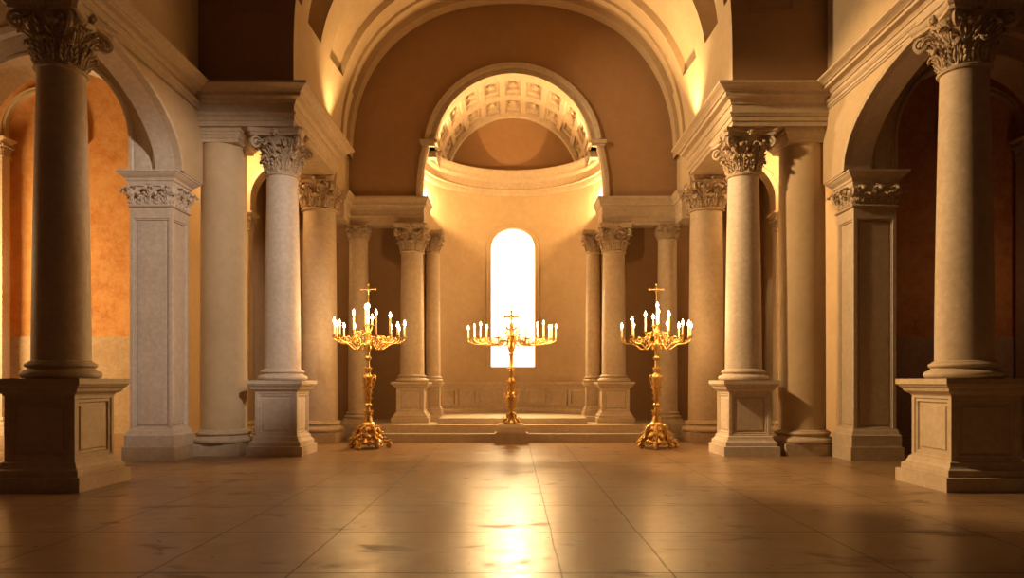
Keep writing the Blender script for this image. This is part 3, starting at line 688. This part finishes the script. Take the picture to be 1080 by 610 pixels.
for bi, (ya, yb, d) in enumerate(bands):
    for u0, u1 in zip(us, us[1:]):
        um = (u0 + u1) / 2; o_ = uoff(um, (ya + yb) / 2, d)
        P4 = [vprof(u0, ya, o_), vprof(u1, ya, o_), vprof(u1, yb, o_), vprof(u0, yb, o_)]
        bm.faces.new([bm.verts.new(p) for p in P4])
        if bi + 1 < len(bands):
            o2 = uoff(um, (bands[bi + 1][0] + bands[bi + 1][1]) / 2, bands[bi + 1][2])
            if abs(o2 - o_) > 1e-6: bm.faces.new([bm.verts.new(p) for p in (vprof(u0, yb, o_), vprof(u1, yb, o_), vprof(u1, yb, o2), vprof(u0, yb, o2))])
    if d > 0:
        for ue in ((0.118, 0.882) if ya > 14.9 else (0.125, 0.875)):
            bm.faces.new([bm.verts.new(p) for p in (vprof(ue, ya, 0), vprof(ue, yb, 0), vprof(ue, yb, d), vprof(ue, ya, d))])
for u0, u1 in zip(us, us[1:]):
    bm.faces.new([bm.verts.new(p) for p in (vprof(u0, Y1, 0.55), vprof(u1, Y1, 0.55), vprof(u1, YB, 0.55), vprof(u0, YB, 0.55))])
bmesh.ops.remove_doubles(bm, verts=bm.verts, dist=1e-4)
struct('ceiling', bm, M_PLAST, 'round plaster vault over the chancel with sunk panels', True, cat='vault')
bm = bmesh.new()
box(bm, -8, 8, -3, Y1, 10.6, 10.8)
# wall over the mouth of the vault, outside its curve
pts = [vprof(u, Y1, 0.0) for u in us]
zt = 11.6
for p, q in zip(pts, pts[1:]):
    if abs(p.x - q.x) > 1e-4: bm.faces.new([bm.verts.new(v) for v in ((p.x, Y1, p.z), (q.x, Y1, q.z), (q.x, Y1, 13.5), (p.x, Y1, 13.5))])
bmesh.ops.remove_doubles(bm, verts=bm.verts, dist=1e-4)
# the nave roof is open to the dim world light: only the wall over the vault mouth is kept
for f in [f for f in bm.faces if all(abs(v.co.z - 10.6) < 0.3 for v in f.verts)]: bm.faces.remove(f)
struct('wall_over_vault', bm, M_BROWN, 'wall above the mouth of the chancel vault')

# ------------------------------------------------------------------ steps
t = thing('chancel_steps', 'three low stone steps crossing the chancel below the apse', 'steps', (0, 17.6, 0))
for i, (hwid, y0_, z0_, z1_) in enumerate(((2.66 * U, 17.58, 0, 0.21), (2.60 * U, 17.92, 0.0, 0.41), (1.28 * U, 18.35, 0.0, 0.56))):
    bm = bmesh.new(); box(bm, -hwid, hwid, y0_ - 17.6, (20.55 if i < 2 else AY) - 17.6, z0_, z1_)
    if i == 1:
        for s in (-1, 1): box(bm, s * hwid, s * 3.3 * U, 18.75 - 17.6, 20.55 - 17.6, 0, z1_)
    if i == 2:
        ring = [(math.sin(-PI / 2 + PI * q / 40) * (AR - 0.17), AY - 17.6 + math.cos(-PI / 2 + PI * q / 40) * (AR - 0.17)) for q in range(41)]
        lo = [bm.verts.new((a, b_, 0.0)) for a, b_ in ring]; hi = [bm.verts.new((a, b_, z1_)) for a, b_ in ring]; bm.faces.new(lo); bm.faces.new(hi)
        for q in range(41): bm.faces.new((lo[q], lo[(q + 1) % 41], hi[(q + 1) % 41], hi[q]))
    bmesh.ops.bevel(bm, geom=[e for e in bm.edges if abs(e.verts[0].co.y - (y0_ - 17.6)) < 1e-4 and abs(e.verts[1].co.y - (y0_ - 17.6)) < 1e-4 and e.verts[0].co.z > z1_ - 0.01 and e.verts[1].co.z > z1_ - 0.01], offset=0.02, segments=2)
    o = fin('step', bm, M_LIME, t)

# ------------------------------------------------------------------ columns
for s in (-1, 1):
    sn = sidename[s]
    column('tall %s column on a panelled pedestal, nearest the viewer' % sn, s * 4.34 * U, 10.26, 0, Z(3.53), 0.25 * U, 0.205 * U, 0.58 * U, 0.355 * U, 0.26, ped=(0.43 * U, 1.03 * U), mat=M_LIME, key='front')
    column('slender pale column on a panelled pedestal left of the %s candelabrum' % sn if s < 0 else 'slender pale column on a panelled pedestal right of the %s candelabrum' % sn, s * 3.20 * U, 14.82, 0, ZE0, 0.245 * U, 0.205 * U, 0.60 * U, 0.375 * U, 0.24, ped=(0.375 * U, 1.02 * U), mat=M_PALE, cmat=M_CARVE, key='mid')
    column('thick column on a low plinth behind the slender %s column' % sn, s * 3.27 * U, 18.05, 0, ZE0 - 0.0, 0.295 * U, 0.265 * U, 0.56 * U, 0.33 * U, 0.30, plinth=(0.36 * U, 0.24), key='second')
    column('slim column at the %s corner of the chancel beside the dark passage' % sn, s * 2.78 * U, 19.22, 0.41, Z(2.81), 0.185 * U, 0.165 * U, 0.26 * U, 0.20 * U, 0.18, plinth=(0.22 * U, 0.12), key='third')
    column('column on a pedestal at the %s side of the apse opening' % sn, s * 1.82 * U, 19.25, 0.41, Z(2.81), 0.215 * U, 0.195 * U, 0.50 * U, 0.31 * U, 0.20, ped=(0.33 * U, Z(0) - 0.41), key='apse')
    column('thin column inside the apse just behind the %s apse column' % sn, s * 1.50 * U, 19.98, 0.56, Z(2.81) , 0.14 * U, 0.125 * U, 0.42 * U, 0.22 * U, 0.16, ped=(0.19 * U, Z(0) - 0.56), key='thin')
    # engaged column with a plain moulded capital
    t = thing('engaged_column', 'plain thick engaged column between pier and slender column on the %s' % sn, 'column', (s * 4.03 * U, 14.88, 0))
    H = ZE0; rr = 0.31 * U
    bm = bmesh.new(); box(bm, -0.53, 0.53, -0.53, 0.3, 0, 0.24); bmesh.ops.bevel(bm, geom=bm.edges[:], offset=0.012, segments=1); fin('plinth', bm, M_LIME, t)
    bm = bmesh.new(); attic_base(bm, rr, 0.28, 0.24); fin('column_base', bm, M_LIME, t, True)
    bm = bmesh.new(); lathe(bm, shaft_prof(rr, rr * 0.96, 0.5, H - 0.22), 64); fin('shaft', bm, M_PLAST, t, True)
    bm = bmesh.new(); sweep(bm, [(-0.2, H - 0.26), (0.0, H - 0.26), (0.01, H - 0.2), (0.03, H - 0.19), (0.05, H - 0.15), (0.08, H - 0.12), (0.09, H - 0.08), (0.11, H - 0.07), (0.11, H - 0.005), (-0.2, H - 0.005)], SQ(rr * 0.98), True)
    fin('capital', bm, M_LIME, t)
    # rectangular pier of the great arch with a panelled shaft
    px0, px1 = 4.33 * U, 4.87 * U; cxp = (px0 + px1) / 2; hx = (px1 - px0) / 2; hy = 0.34; cyp = YA + hy
    t = thing('panelled_pier', ('pale' if s < 0 else 'tan') + ' panelled pier carrying the great arch on the %s' % sn, 'pier', (s * cxp, cyp, 0))
    zt = Z(2.67); hh = zt
    bm = bmesh.new(); box(bm, -hx - 0.10, hx + 0.10, -hy - 0.10, hy + 0.0, 0, 0.26); bmesh.ops.bevel(bm, geom=bm.edges[:], offset=0.012, segments=1); fin('plinth', bm, M_LIME, t)
    bm = bmesh.new(); sweep(bm, [(-0.15, 0.26), (0.07, 0.26), (0.07, 0.48), (0.05, 0.50), (0.03, 0.56), (0.01, 0.60), (-0.15, 0.6)], SQ(hx, hy), True); fin('pier_base', bm, M_PALE if s < 0 else M_LIME, t)
    bm = bmesh.new(); panelled(bm, hx - 0.0, hy, 0.55, hh - 0.82, 0.09, 0.04, 0.03); box(bm, -hx, hx, -hy, hy, hh - 0.82, hh - 0.25)
    fin('shaft', bm, M_PALE if s < 0 else M_LIME, t)
    bm = bmesh.new(); sweep(bm, [(-0.1, hh - 0.67), (0.03, hh - 0.67), (0.045, hh - 0.65), (0.03, hh - 0.625), (-0.1, hh - 0.625)], SQ(hx, hy), True)
    zl = hh - 0.64
    nleaf = 5
    for f in range(4):
        L_ = hx if f % 2 == 0 else hy; D = hy if f % 2 == 0 else hx
        for k in range(nleaf):
            xx = -L_ + 2 * L_ * (k + 0.5) / nleaf
            M = Matrix.Rotation(f * PI / 2, 4, 'Z') @ Matrix.Translation((xx, D + 0.005, zl))
            leaf(bm, M, L_ / nleaf * 1.0, 0.36 if k % 2 == 0 else 0.24, 0.55, 3, nu=6, nv=9, lean=0.16)
        for sg in (-1, 1):
            M = Matrix.Rotation(f * PI / 2, 4, 'Z') @ Matrix.Translation((sg * (L_ + 0.0), D - 0.01, hh - 0.375)) @ Matrix.Rotation(-sg * PI / 2, 4, 'Z') @ Matrix.Translation((0, -0.10, 0))
            volute(bm, M, 0.105, 0.07, 1.6, stem=0.10)
        M = Matrix.Rotation(f * PI / 2, 4, 'Z') @ Matrix.Translation((0, D + 0.02, hh - 0.36)); leaf(bm, M, 0.06, 0.14, 0.5, 2, nu=4, nv=6)
    fin('capital', bm, M_PALE if s < 0 else M_CARVE, t, True)
    bm = bmesh.new(); sweep(bm, [(-0.2, hh - 0.27), (0.03, hh - 0.27), (0.035, hh - 0.19), (0.06, hh - 0.17), (0.07, hh - 0.13), (0.12, hh - 0.09), (0.155, hh - 0.05), (0.16, hh - 0.04), (0.18, hh - 0.035), (0.18, hh), (-0.2, hh)], SQ(hx, hy), True)
    bm.faces.new([bm.verts.new((x, y, hh - 0.002)) for x, y in SQ(hx, hy)])
    fin('abacus', bm, M_PALE if s < 0 else M_LIME, t)
    # small pilaster under the bay arch
    def pilaster(label, x, y, z1, hx, hy, caph):
        t = thing('pilaster', label, 'pilaster', (x, y, 0))
        bm = bmesh.new(); sweep(bm, [(-0.1, 0), (0.16, 0), (0.16, 0.22), (0.14, 0.24), (0.15, 0.30), (0.12, 0.36), (0.07, 0.38), (0.09, 0.44), (0.05, 0.50), (0.0, 0.52), (-0.1, 0.52)], SQ(hx, hy), True); fin('pilaster_base', bm, M_LIME, t)
        bm = bmesh.new(); box(bm, -hx, hx, -hy, hy, 0.5, z1 - 0.1); bmesh.ops.bevel(bm, geom=[e for e in bm.edges if abs(e.verts[0].co.z - e.verts[1].co.z) > 1], offset=0.01, segments=1); fin('shaft', bm, M_LIME, t)
        bm = bmesh.new(); zl = z1 - caph
        sweep(bm, [(-0.05, zl - 0.04), (0.03, zl - 0.04), (0.03, zl), (-0.05, zl)], SQ(hx, hy), True)
        for f in range(4):
            L_ = hx if f % 2 == 0 else hy; D = hy if f % 2 == 0 else hx
            for k in range(3):
                M = Matrix.Rotation(f * PI / 2, 4, 'Z') @ Matrix.Translation((-L_ + 2 * L_ * (k + 0.5) / 3, D + 0.005, zl)); leaf(bm, M, L_ / 3, caph * 0.55, 0.4, 3, nu=4, nv=7)
            M = Matrix.Rotation(f * PI / 2 + PI / 4, 4, 'Z') @ Matrix.Translation((0, math.hypot(hx, hy) - 0.03, z1 - caph * 0.42)); volute(bm, M, caph * 0.15, 0.03, 1.4, stem=caph * 0.3)
        fin('capital', bm, M_CARVE, t, True)
        bm = bmesh.new(); sweep(bm, [(-0.1, z1 - caph * 0.28), (0.05, z1 - caph * 0.28), (0.06, z1 - caph * 0.18), (0.10, z1 - caph * 0.12), (0.13, z1 - caph * 0.08), (0.13, z1), (-0.1, z1)], SQ(hx, hy), True); bm.faces.new([bm.verts.new((a, b_, z1 - 0.002)) for a, b_ in SQ(hx, hy)]); fin('abacus', bm, M_LIME, t)
        return t
    pilaster('narrow pilaster under the small arch seen between the %s columns' % sn, s * 4.57 * U, 18.17, Z(2.87), 0.16, 0.16, 0.42)
    pilaster('tall pilaster at the frame edge, carrying the raised arch of the %s aisle end wall' % sn, s * 9.71 * U, YO - 0.42, Z(4.6), 0.18, 0.16, 0.5)

# ------------------------------------------------------------------ candelabra
def make_candle_parts(lit, r, h):
    bm = bmesh.new(); lathe(bm, [(r * 0.98, 0), (r, 0.01), (r * 0.97, h * 0.5), (r * 0.96, h - 0.01), (r * 0.8, h), (r * 0.3, h - 0.004)], 14)
    return bm
def candle(label, loc, r, h, lit=True, fl=0.085, group=None):
    t = thing('candle', label, 'candle', loc, group)
    fin('wax_stick', make_candle_parts(lit, r, h), M_WAX if lit else M_WAXD, t, True)
    bm = bmesh.new(); tube(bm, [(0, 0, h - 0.008), (0.001, 0, h + 0.01), (0.004, 0, h + 0.022)], 0.003, 5); fin('wick', bm, M_WICK, t)
    if lit:
        bm = bmesh.new(); lathe(bm, [(0.002, h + 0.008), (fl * 0.16, h + 0.008 + fl * 0.10), (fl * 0.24, h + 0.008 + fl * 0.28), (fl * 0.22, h + 0.008 + fl * 0.45), (fl * 0.12, h + 0.008 + fl * 0.72), (0.001, h + 0.008 + fl)], 12)
        fin('flame', bm, M_FLAME, t, True)
    return t
def cross_bm(z0, z1, arm, zb, w=0.014):
    bm = bmesh.new()
    tube(bm, [(0, 0, z0), (0, 0, z1 - 0.02)], w, 8); tube(bm, [(-arm, 0, zb), (arm, 0, zb)], w, 8)
    for p in ((-arm, 0, zb), (arm, 0, zb), (0, 0, z1 - 0.01)): blob(bm, p, w * 2.0, 2)
    for sg in (-1, 1):
        tube(bm, [(sg * 0.06, 0, zb), (sg * 0.04, 0, zb + 0.04), (0, 0, zb + 0.06)], w * 0.5, 6); tube(bm, [(sg * 0.06, 0, zb), (sg * 0.04, 0, zb - 0.04), (0, 0, zb - 0.06)], w * 0.5, 6)
    blob(bm, (0, 0, zb), w * 2.2, 2); return bm
def scroll_pts(R, turns, start, sgn=1, n=18):
    return [(R * (1 - 0.8 * i / n) * math.cos(start + sgn * turns * 2 * PI * i / n), R * (1 - 0.8 * i / n) * math.sin(start + sgn * turns * 2 * PI * i / n)) for i in range(n + 1)]
def small_leaves(bm, zc_, R, n, w, h, ph=0):
    for k in range(n):
        M = Matrix.Translation((0, 0, zc_)) @ Matrix.Rotation(ph + 2 * PI * k / n, 4, 'Z') @ Matrix.Translation((0, R, 0)); leaf(bm, M, w, h, 0.16, 3, nu=4, nv=7, lean=0.05)
def arm_with_cup(parent, tip, zcup, hubz, hubr, droop):
    """curved branch from the hub to the cup"""
    a = math.atan2(tip[1], tip[0]); L = math.hypot(*tip); dx, dy = math.cos(a), math.sin(a)
    q = lambda r, z: (dx * r, dy * r, z)
    bm = bmesh.new()
    if L > 0.12:
        pts = smoothpts([q(hubr, hubz), q(L * 0.22, hubz + 0.06), q(L * 0.40, hubz - droop * 0.35), q(L * 0.62, zcup - droop), q(L * 0.86, zcup - droop * 0.85), q(L * 1.0, zcup - droop * 0.42), q(L * 1.0, zcup - 0.02)], 5)
        tube(bm, pts, [0.017 - 0.006 * i / len(pts) for i in range(len(pts))], 8)
        for (cr, cz, R, st, sg) in ((L * 0.40, zcup - droop * 0.35, 0.07, 0.4, 1), (L * 0.72, zcup - droop * 0.45, 0.075, -2.0, -1)):
            sp = scroll_pts(R, 1.25, st, sg); tube(bm, [q(cr + u_, cz + v_) for u_, v_ in sp], [0.010 - 0.005 * i / len(sp) for i in range(len(sp))], 6)
        for rr_, zz_ in ((0.30, 0.0), (0.55, -0.8), (0.9, -0.75)):
            p = q(L * rr_, zcup + droop * zz_ * 0.9 if rr_ > 0.4 else hubz + 0.04); blob(bm, p, 0.02, 1)
            M = Matrix.Translation(p) @ Matrix.Rotation(a - PI / 2, 4, 'Z'); leaf(bm, M, 0.022, 0.07, 0.6, 2, nu=4, nv=6)
    else:
        tube(bm, [q(0, hubz), q(L * 0.8, hubz + (zcup - hubz) * 0.4), q(L, zcup - 0.06), q(L, zcup - 0.02)], 0.014, 8)
    arm = fin('arm', bm, M_GOLD, parent, True)
    bm = bmesh.new(); x, y = tip
    lathe(bm, [(0.010, zcup - 0.06), (0.022, zcup - 0.045), (0.012, zcup - 0.035), (0.016, zcup - 0.022), (0.055, zcup - 0.006), (0.060, zcup), (0.050, zcup + 0.001), (0.024, zcup - 0.002), (0.026, zcup + 0.022), (0.022, zcup + 0.024), (0.020, zcup + 0.004), (0.002, zcup + 0.003)], 16, x, y)
    fin('candle_cup', bm, M_GOLD, arm, True)

def floor_candelabrum(label, side, x, y, cands, k, cpx, order, light=72):
    """cands: (px, cup y px, top y px) as measured; ring of branches round the stem"""
    t = thing('candelabrum', label, 'candelabrum', (x, y, 0), 'tall floor candelabra beside the steps'); m_ = U / k
    zz = lambda p: (473 - p) * m_ * 1.0
    # tripod foot
    bm = bmesh.new()
    lathe(bm, [(0.30, 0.10), (0.34, 0.12), (0.34, 0.16), (0.28, 0.20), (0.24, 0.26), (0.25, 0.30), (0.20, 0.38), (0.21, 0.42), (0.15, 0.50), (0.16, 0.54), (0.10, 0.60)], 24)
    for kf in range(6):
        a = kf * PI / 3 + 0.26; dx, dy = math.cos(a), math.sin(a); q = lambda r, z: (dx * r, dy * r, z); big = kf % 2 == 0
        R = 0.50 if big else 0.40
        pts = smoothpts([q(0.16, 0.50), q(0.24, 0.40), q(0.27, 0.26), q(0.36, 0.16), q(R - 0.04, 0.14), q(R + 0.02, 0.07), q(R - 0.03, 0.03), q(R - 0.08, 0.06), q(R - 0.05, 0.09)], 5)
        tube(bm, pts, [0.045 - 0.02 * i / len(pts) for i in range(len(pts))], 8)
        blob(bm, q(R - 0.02, 0.042), 0.042, 2)
        for r_, z_, w_ in ((0.33, 0.12, 0.07), (0.27, 0.24, 0.06), (0.20, 0.36, 0.05), (R - 0.06, 0.06, 0.05)):
            M = Matrix.Translation(q(r_, z_)) @ Matrix.Rotation(a - PI / 2, 4, 'Z'); leaf(bm, M, w_, 0.14, 0.55, 3, nu=5, nv=8)
        a2 = a + PI / 6
        sp = scroll_pts(0.075, 1.3, 0.2, 1)
        tube(bm, [(math.cos(a2) * (0.33) - math.sin(a2) * u_, math.sin(a2) * 0.33 + math.cos(a2) * u_, 0.12 + v_) for u_, v_ in sp], 0.016, 6)
        blob(bm, (math.cos(a2) * 0.26, math.sin(a2) * 0.26, 0.27), 0.055, 2)
        blob(bm, (math.cos(a2) * 0.18, math.sin(a2) * 0.18, 0.42), 0.045, 2)
    fin('foot', bm, M_GOLD, t, True)
    # stem
    bm = bmesh.new(); P_ = [(0.11, zz(445)), (0.085, zz(440)), (0.055, zz(434)), (0.045, zz(430)), (0.08, zz(428.5)), (0.085, zz(427)), (0.05, zz(425.5)), (0.055, zz(424)), (0.075, zz(410)), (0.095, zz(402)), (0.11, zz(399.5)), (0.115, zz(398)), (0.07, zz(396)), (0.045, zz(393)), (0.038, zz(386)), (0.035, zz(381)), (0.07, zz(379)), (0.075, zz(377.5)), (0.04, zz(376)), (0.035, zz(372)), (0.06, zz(368)), (0.08, zz(364)), (0.055, zz(361)), (0.035, zz(358)), (0.05, zz(352)), (0.06, zz(349)), (0.03, zz(346)), (0.03, zz(343))]
    lathe(bm, P_, 24)
    small_leaves(bm, zz(425), 0.05, 6, 0.04, 0.34); small_leaves(bm, zz(412), 0.07, 6, 0.045, 0.30, 0.5)
    small_leaves(bm, zz(398), 0.045, 6, 0.035, 0.2); small_leaves(bm, zz(444), 0.07, 6, 0.04, 0.22); small_leaves(bm, zz(371), 0.03, 6, 0.035, 0.14); small_leaves(bm, zz(360), 0.03, 6, 0.035, 0.16, 0.5)
    for kf in range(3):
        a = kf * 2 * PI / 3 + 0.4; q = lambda r, z: (math.cos(a) * r, math.sin(a) * r, z)
        tube(bm, smoothpts([q(0.09, zz(399)), q(0.15, zz(396)), q(0.17, zz(400)), q(0.13, zz(405)), q(0.07, zz(412))], 5), 0.013, 6)
    fin('stem', bm, M_GOLD, t, True)
    bm = cross_bm(zz(346), zz(300), 7.3 * m_, zz(305.2)); fin('cross', bm, M_GOLD, t, True)
    flip = 1; R = 0.0
    lst = []
    for i, (px, cy_, ty) in enumerate(cands):
        dx = (px - cpx) * m_; inner = cy_ < 352
        if abs(px - cpx) < 6: Rr = 0.10
        else: Rr = 0.82 * 0 + (0.36 if inner else 0.80)
        Rr = max(Rr, abs(dx) * 1.001); dd = math.sqrt(max(0, Rr * Rr - dx * dx)) * (0.75) * flip; flip = -flip
        lst.append((dx, dd, zz(cy_), max(0.05, (cy_ - ty) * m_ - 0.075)))
    for i, (dx, dd, zc_, h) in enumerate(lst):
        arm_with_cup(t, (dx, dd), zc_, zz(366) if abs(dx) > 0.15 else zz(352), 0.04, 0.17)
        candle('lit candle on the %s candelabrum, number %s from the left' % (side, order[i]), (x + dx, y + dd, zc_ + 0.005), 0.021 if h > 0.2 else 0.019, h, True, 0.13, 'candles on the %s candelabrum' % side)
    point('candle_glow', (x, y - 0.35, zz(338)), light, WARM, 0.25)
    return t
ORD = ['one', 'two', 'three', 'four', 'five', 'six', 'seven', 'eight', 'nine', 'ten', 'eleven', 'twelve', 'thirteen', 'fourteen', 'fifteen']
K = 70.0; YC = KY(K)
cl = [(353, 355.5, 341), (356, 355, 339), (358.8, 355.5, 342), (363.2, 355, 342), (368.6, 355, 341.5), (374.6, 349, 330), (385.3, 343, 323), (389.2, 343, 323), (392, 343, 334), (401.7, 355.5, 332), (408.4, 355, 343), (415, 355, 334), (418.3, 355, 345), (421.6, 355, 343.5), (426.6, 355.5, 341)]
cr = [(657.3, 356, 343), (663.6, 356, 338), (672.2, 355, 341), (679.3, 350.5, 332), (689.7, 344, 334), (692.6, 343, 322), (695.0, 343, 328), (703.5, 350.5, 332), (709.5, 355, 339), (714.7, 355, 342), (720.4, 355, 341.5), (725.3, 356, 344), (728.3, 356, 340.5)]
floor_candelabrum('tall gilded floor candelabrum with lit candles and a cross, left of the steps', 'left', (388.3 - 541) / K * U, YC, cl, K, 388.3, ORD)
floor_candelabrum('tall gilded floor candelabrum with lit candles and a cross, right of the steps', 'right', (692.5 - 541) / K * U, YC, cr, K, 692.5, ORD)

# central candelabrum on its stepped stone block
K = 64.5; YM = KY(K); xm = (539.3 - 541) / K * U; m_ = U / K
t = thing('stone_block', 'two-tier stone block in the middle of the steps under the central candelabrum', 'plinth', (xm, YM, 0))
bm = bmesh.new(); box(bm, -17 * m_, 17 * m_, -0.36, 0.09, 0, 0.27); bmesh.ops.bevel(bm, geom=bm.edges[:], offset=0.015, segments=2); fin('lower_tier', bm, M_LIME, t)
bm = bmesh.new(); sweep(bm, [(-0.05, 0.27), (0.0, 0.27), (0.0, 0.30), (-0.02, 0.40), (-0.05, 0.47), (-0.3, 0.47), (-0.3, 0.27)], [(-15.5 * m_, -0.33), (15.5 * m_, -0.33), (15.5 * m_, 0.3), (-15.5 * m_, 0.3)], True)
box(bm, -13 * m_, 13 * m_, -0.25, 0.25, 0.28, 0.468); fin('upper_tier', bm, M_LIME, t)
zb = 0.48
t = thing('candelabrum', 'wide gilded candelabrum with a cross standing on a stone block before the apse window', 'candelabrum', (xm, YM, zb))
zz = lambda p: (447 - p) * m_ * (Z((403 - 330) / K) - zb) / ((447 - 330) * m_)
bm = bmesh.new(); lathe(bm, [(0.17, 0.0), (0.18, 0.03), (0.15, 0.06), (0.12, 0.10), (0.10, 0.15), (0.06, 0.22), (0.05, 0.28)], 20)
for kf in range(6):
    a = kf * PI / 3; q = lambda r, z: (math.cos(a) * r, math.sin(a) * r, z)
    tube(bm, smoothpts([q(0.05, 0.28), q(0.10, 0.22), q(0.10, 0.12), q(0.17, 0.09), q(0.20, 0.04), q(0.16, 0.02), q(0.14, 0.05)], 5), 0.026, 7)
    for r_, z_ in ((0.14, 0.03), (0.09, 0.14)):
        M = Matrix.Translation(q(r_, z_)) @ Matrix.Rotation(a - PI / 2, 4, 'Z'); leaf(bm, M, 0.045, 0.13, 0.5, 3, nu=4, nv=7)
fin('foot', bm, M_GOLD, t, True)
bm = bmesh.new(); lathe(bm, [(0.05, 0.25), (0.054, zz(434)), (0.068, zz(431)), (0.135, zz(425)), (0.149, zz(420)), (0.121, zz(415)), (0.068, zz(413)), (0.081, zz(411)), (0.088, zz(402)), (0.061, zz(399)), (0.081, zz(397)), (0.074, zz(388)), (0.047, zz(386)), (0.043, zz(376)), (0.068, zz(374)), (0.041, zz(372)), (0.081, zz(368)), (0.101, zz(364)), (0.061, zz(360)), (0.068, zz(352)), (0.041, zz(345)), (0.027, zz(342))], 20)
for z_, R_, w_, h_ in ((432, 0.05, 0.045, 0.24), (422, 0.09, 0.04, 0.2), (411, 0.05, 0.035, 0.2), (398, 0.04, 0.03, 0.22), (371, 0.04, 0.035, 0.13), (362, 0.04, 0.035, 0.16), (354, 0.03, 0.03, 0.14), (347, 0.02, 0.025, 0.12)): small_leaves(bm, zz(z_), R_ * 1.4, 6, w_ * 1.5, h_, z_ * 0.3)
for kf in range(8):
    a = kf * PI / 4; q = lambda r, z: (math.cos(a) * r, math.sin(a) * r * 0.6, z)
    tube(bm, smoothpts([q(0.03, zz(362)), q(0.10, zz(357)), q(0.13, zz(352)), q(0.18, zz(348)), q(0.15, zz(345)), q(0.13, zz(348))], 5), 0.009, 6)
    blob(bm, q(0.18, zz(351)), 0.018, 1); blob(bm, q(0.11, zz(347)), 0.016, 1)
fin('stem', bm, M_GOLD, t, True)
bm = cross_bm(zz(345), zz(328.5), 6.8 * m_, zz(334.4), 0.018); fin('cross', bm, M_GOLD, t, True)
cc = [(493.7, 357, 345, 1), (500.6, 356.5, 344, 1), (506.7, 356, 341, 1), (513.6, 356, 344.5, 1), (525.4, 356, 346, 0), (547.3, 354, 346, 0), (555.0, 356.5, 346, 0), (566.5, 356, 342, 1), (573.5, 356, 339.5, 1), (579.2, 357.5, 345, 1), (581.8, 357, 344, 1), (586.0, 357, 344, 1)]
fl = 1
for i, (px, cy_, ty, lit) in enumerate(cc):
    dx = (px - 539.3) * m_; dd = 0.10 * fl + (0.12 * fl if abs(dx) < 0.4 else 0); fl = -fl; zc_ = zz(cy_)
    if abs(dx) < 0.25 and px > 540 and px < 550: dd = -0.16
    arm_with_cup(t, (dx, dd), zc_, zz(362), 0.03, 0.16)
    h = max(0.05, (cy_ - ty) * m_ - (0.07 if lit else 0.0))
    candle(('lit' if lit else 'unlit dark') + ' candle on the central candelabrum, number %s from the left' % ORD[i], (xm + dx, YM + dd, zb + zc_ + 0.004), 0.020 if lit else 0.013, h, bool(lit), 0.10, 'candles on the central candelabrum')
point('candle_glow', (xm - 0.8, YM - 0.3, Z(0.75)), 75, WARM, 0.2); point('candle_glow', (xm + 0.8, YM - 0.3, Z(0.75)), 75, WARM, 0.2)
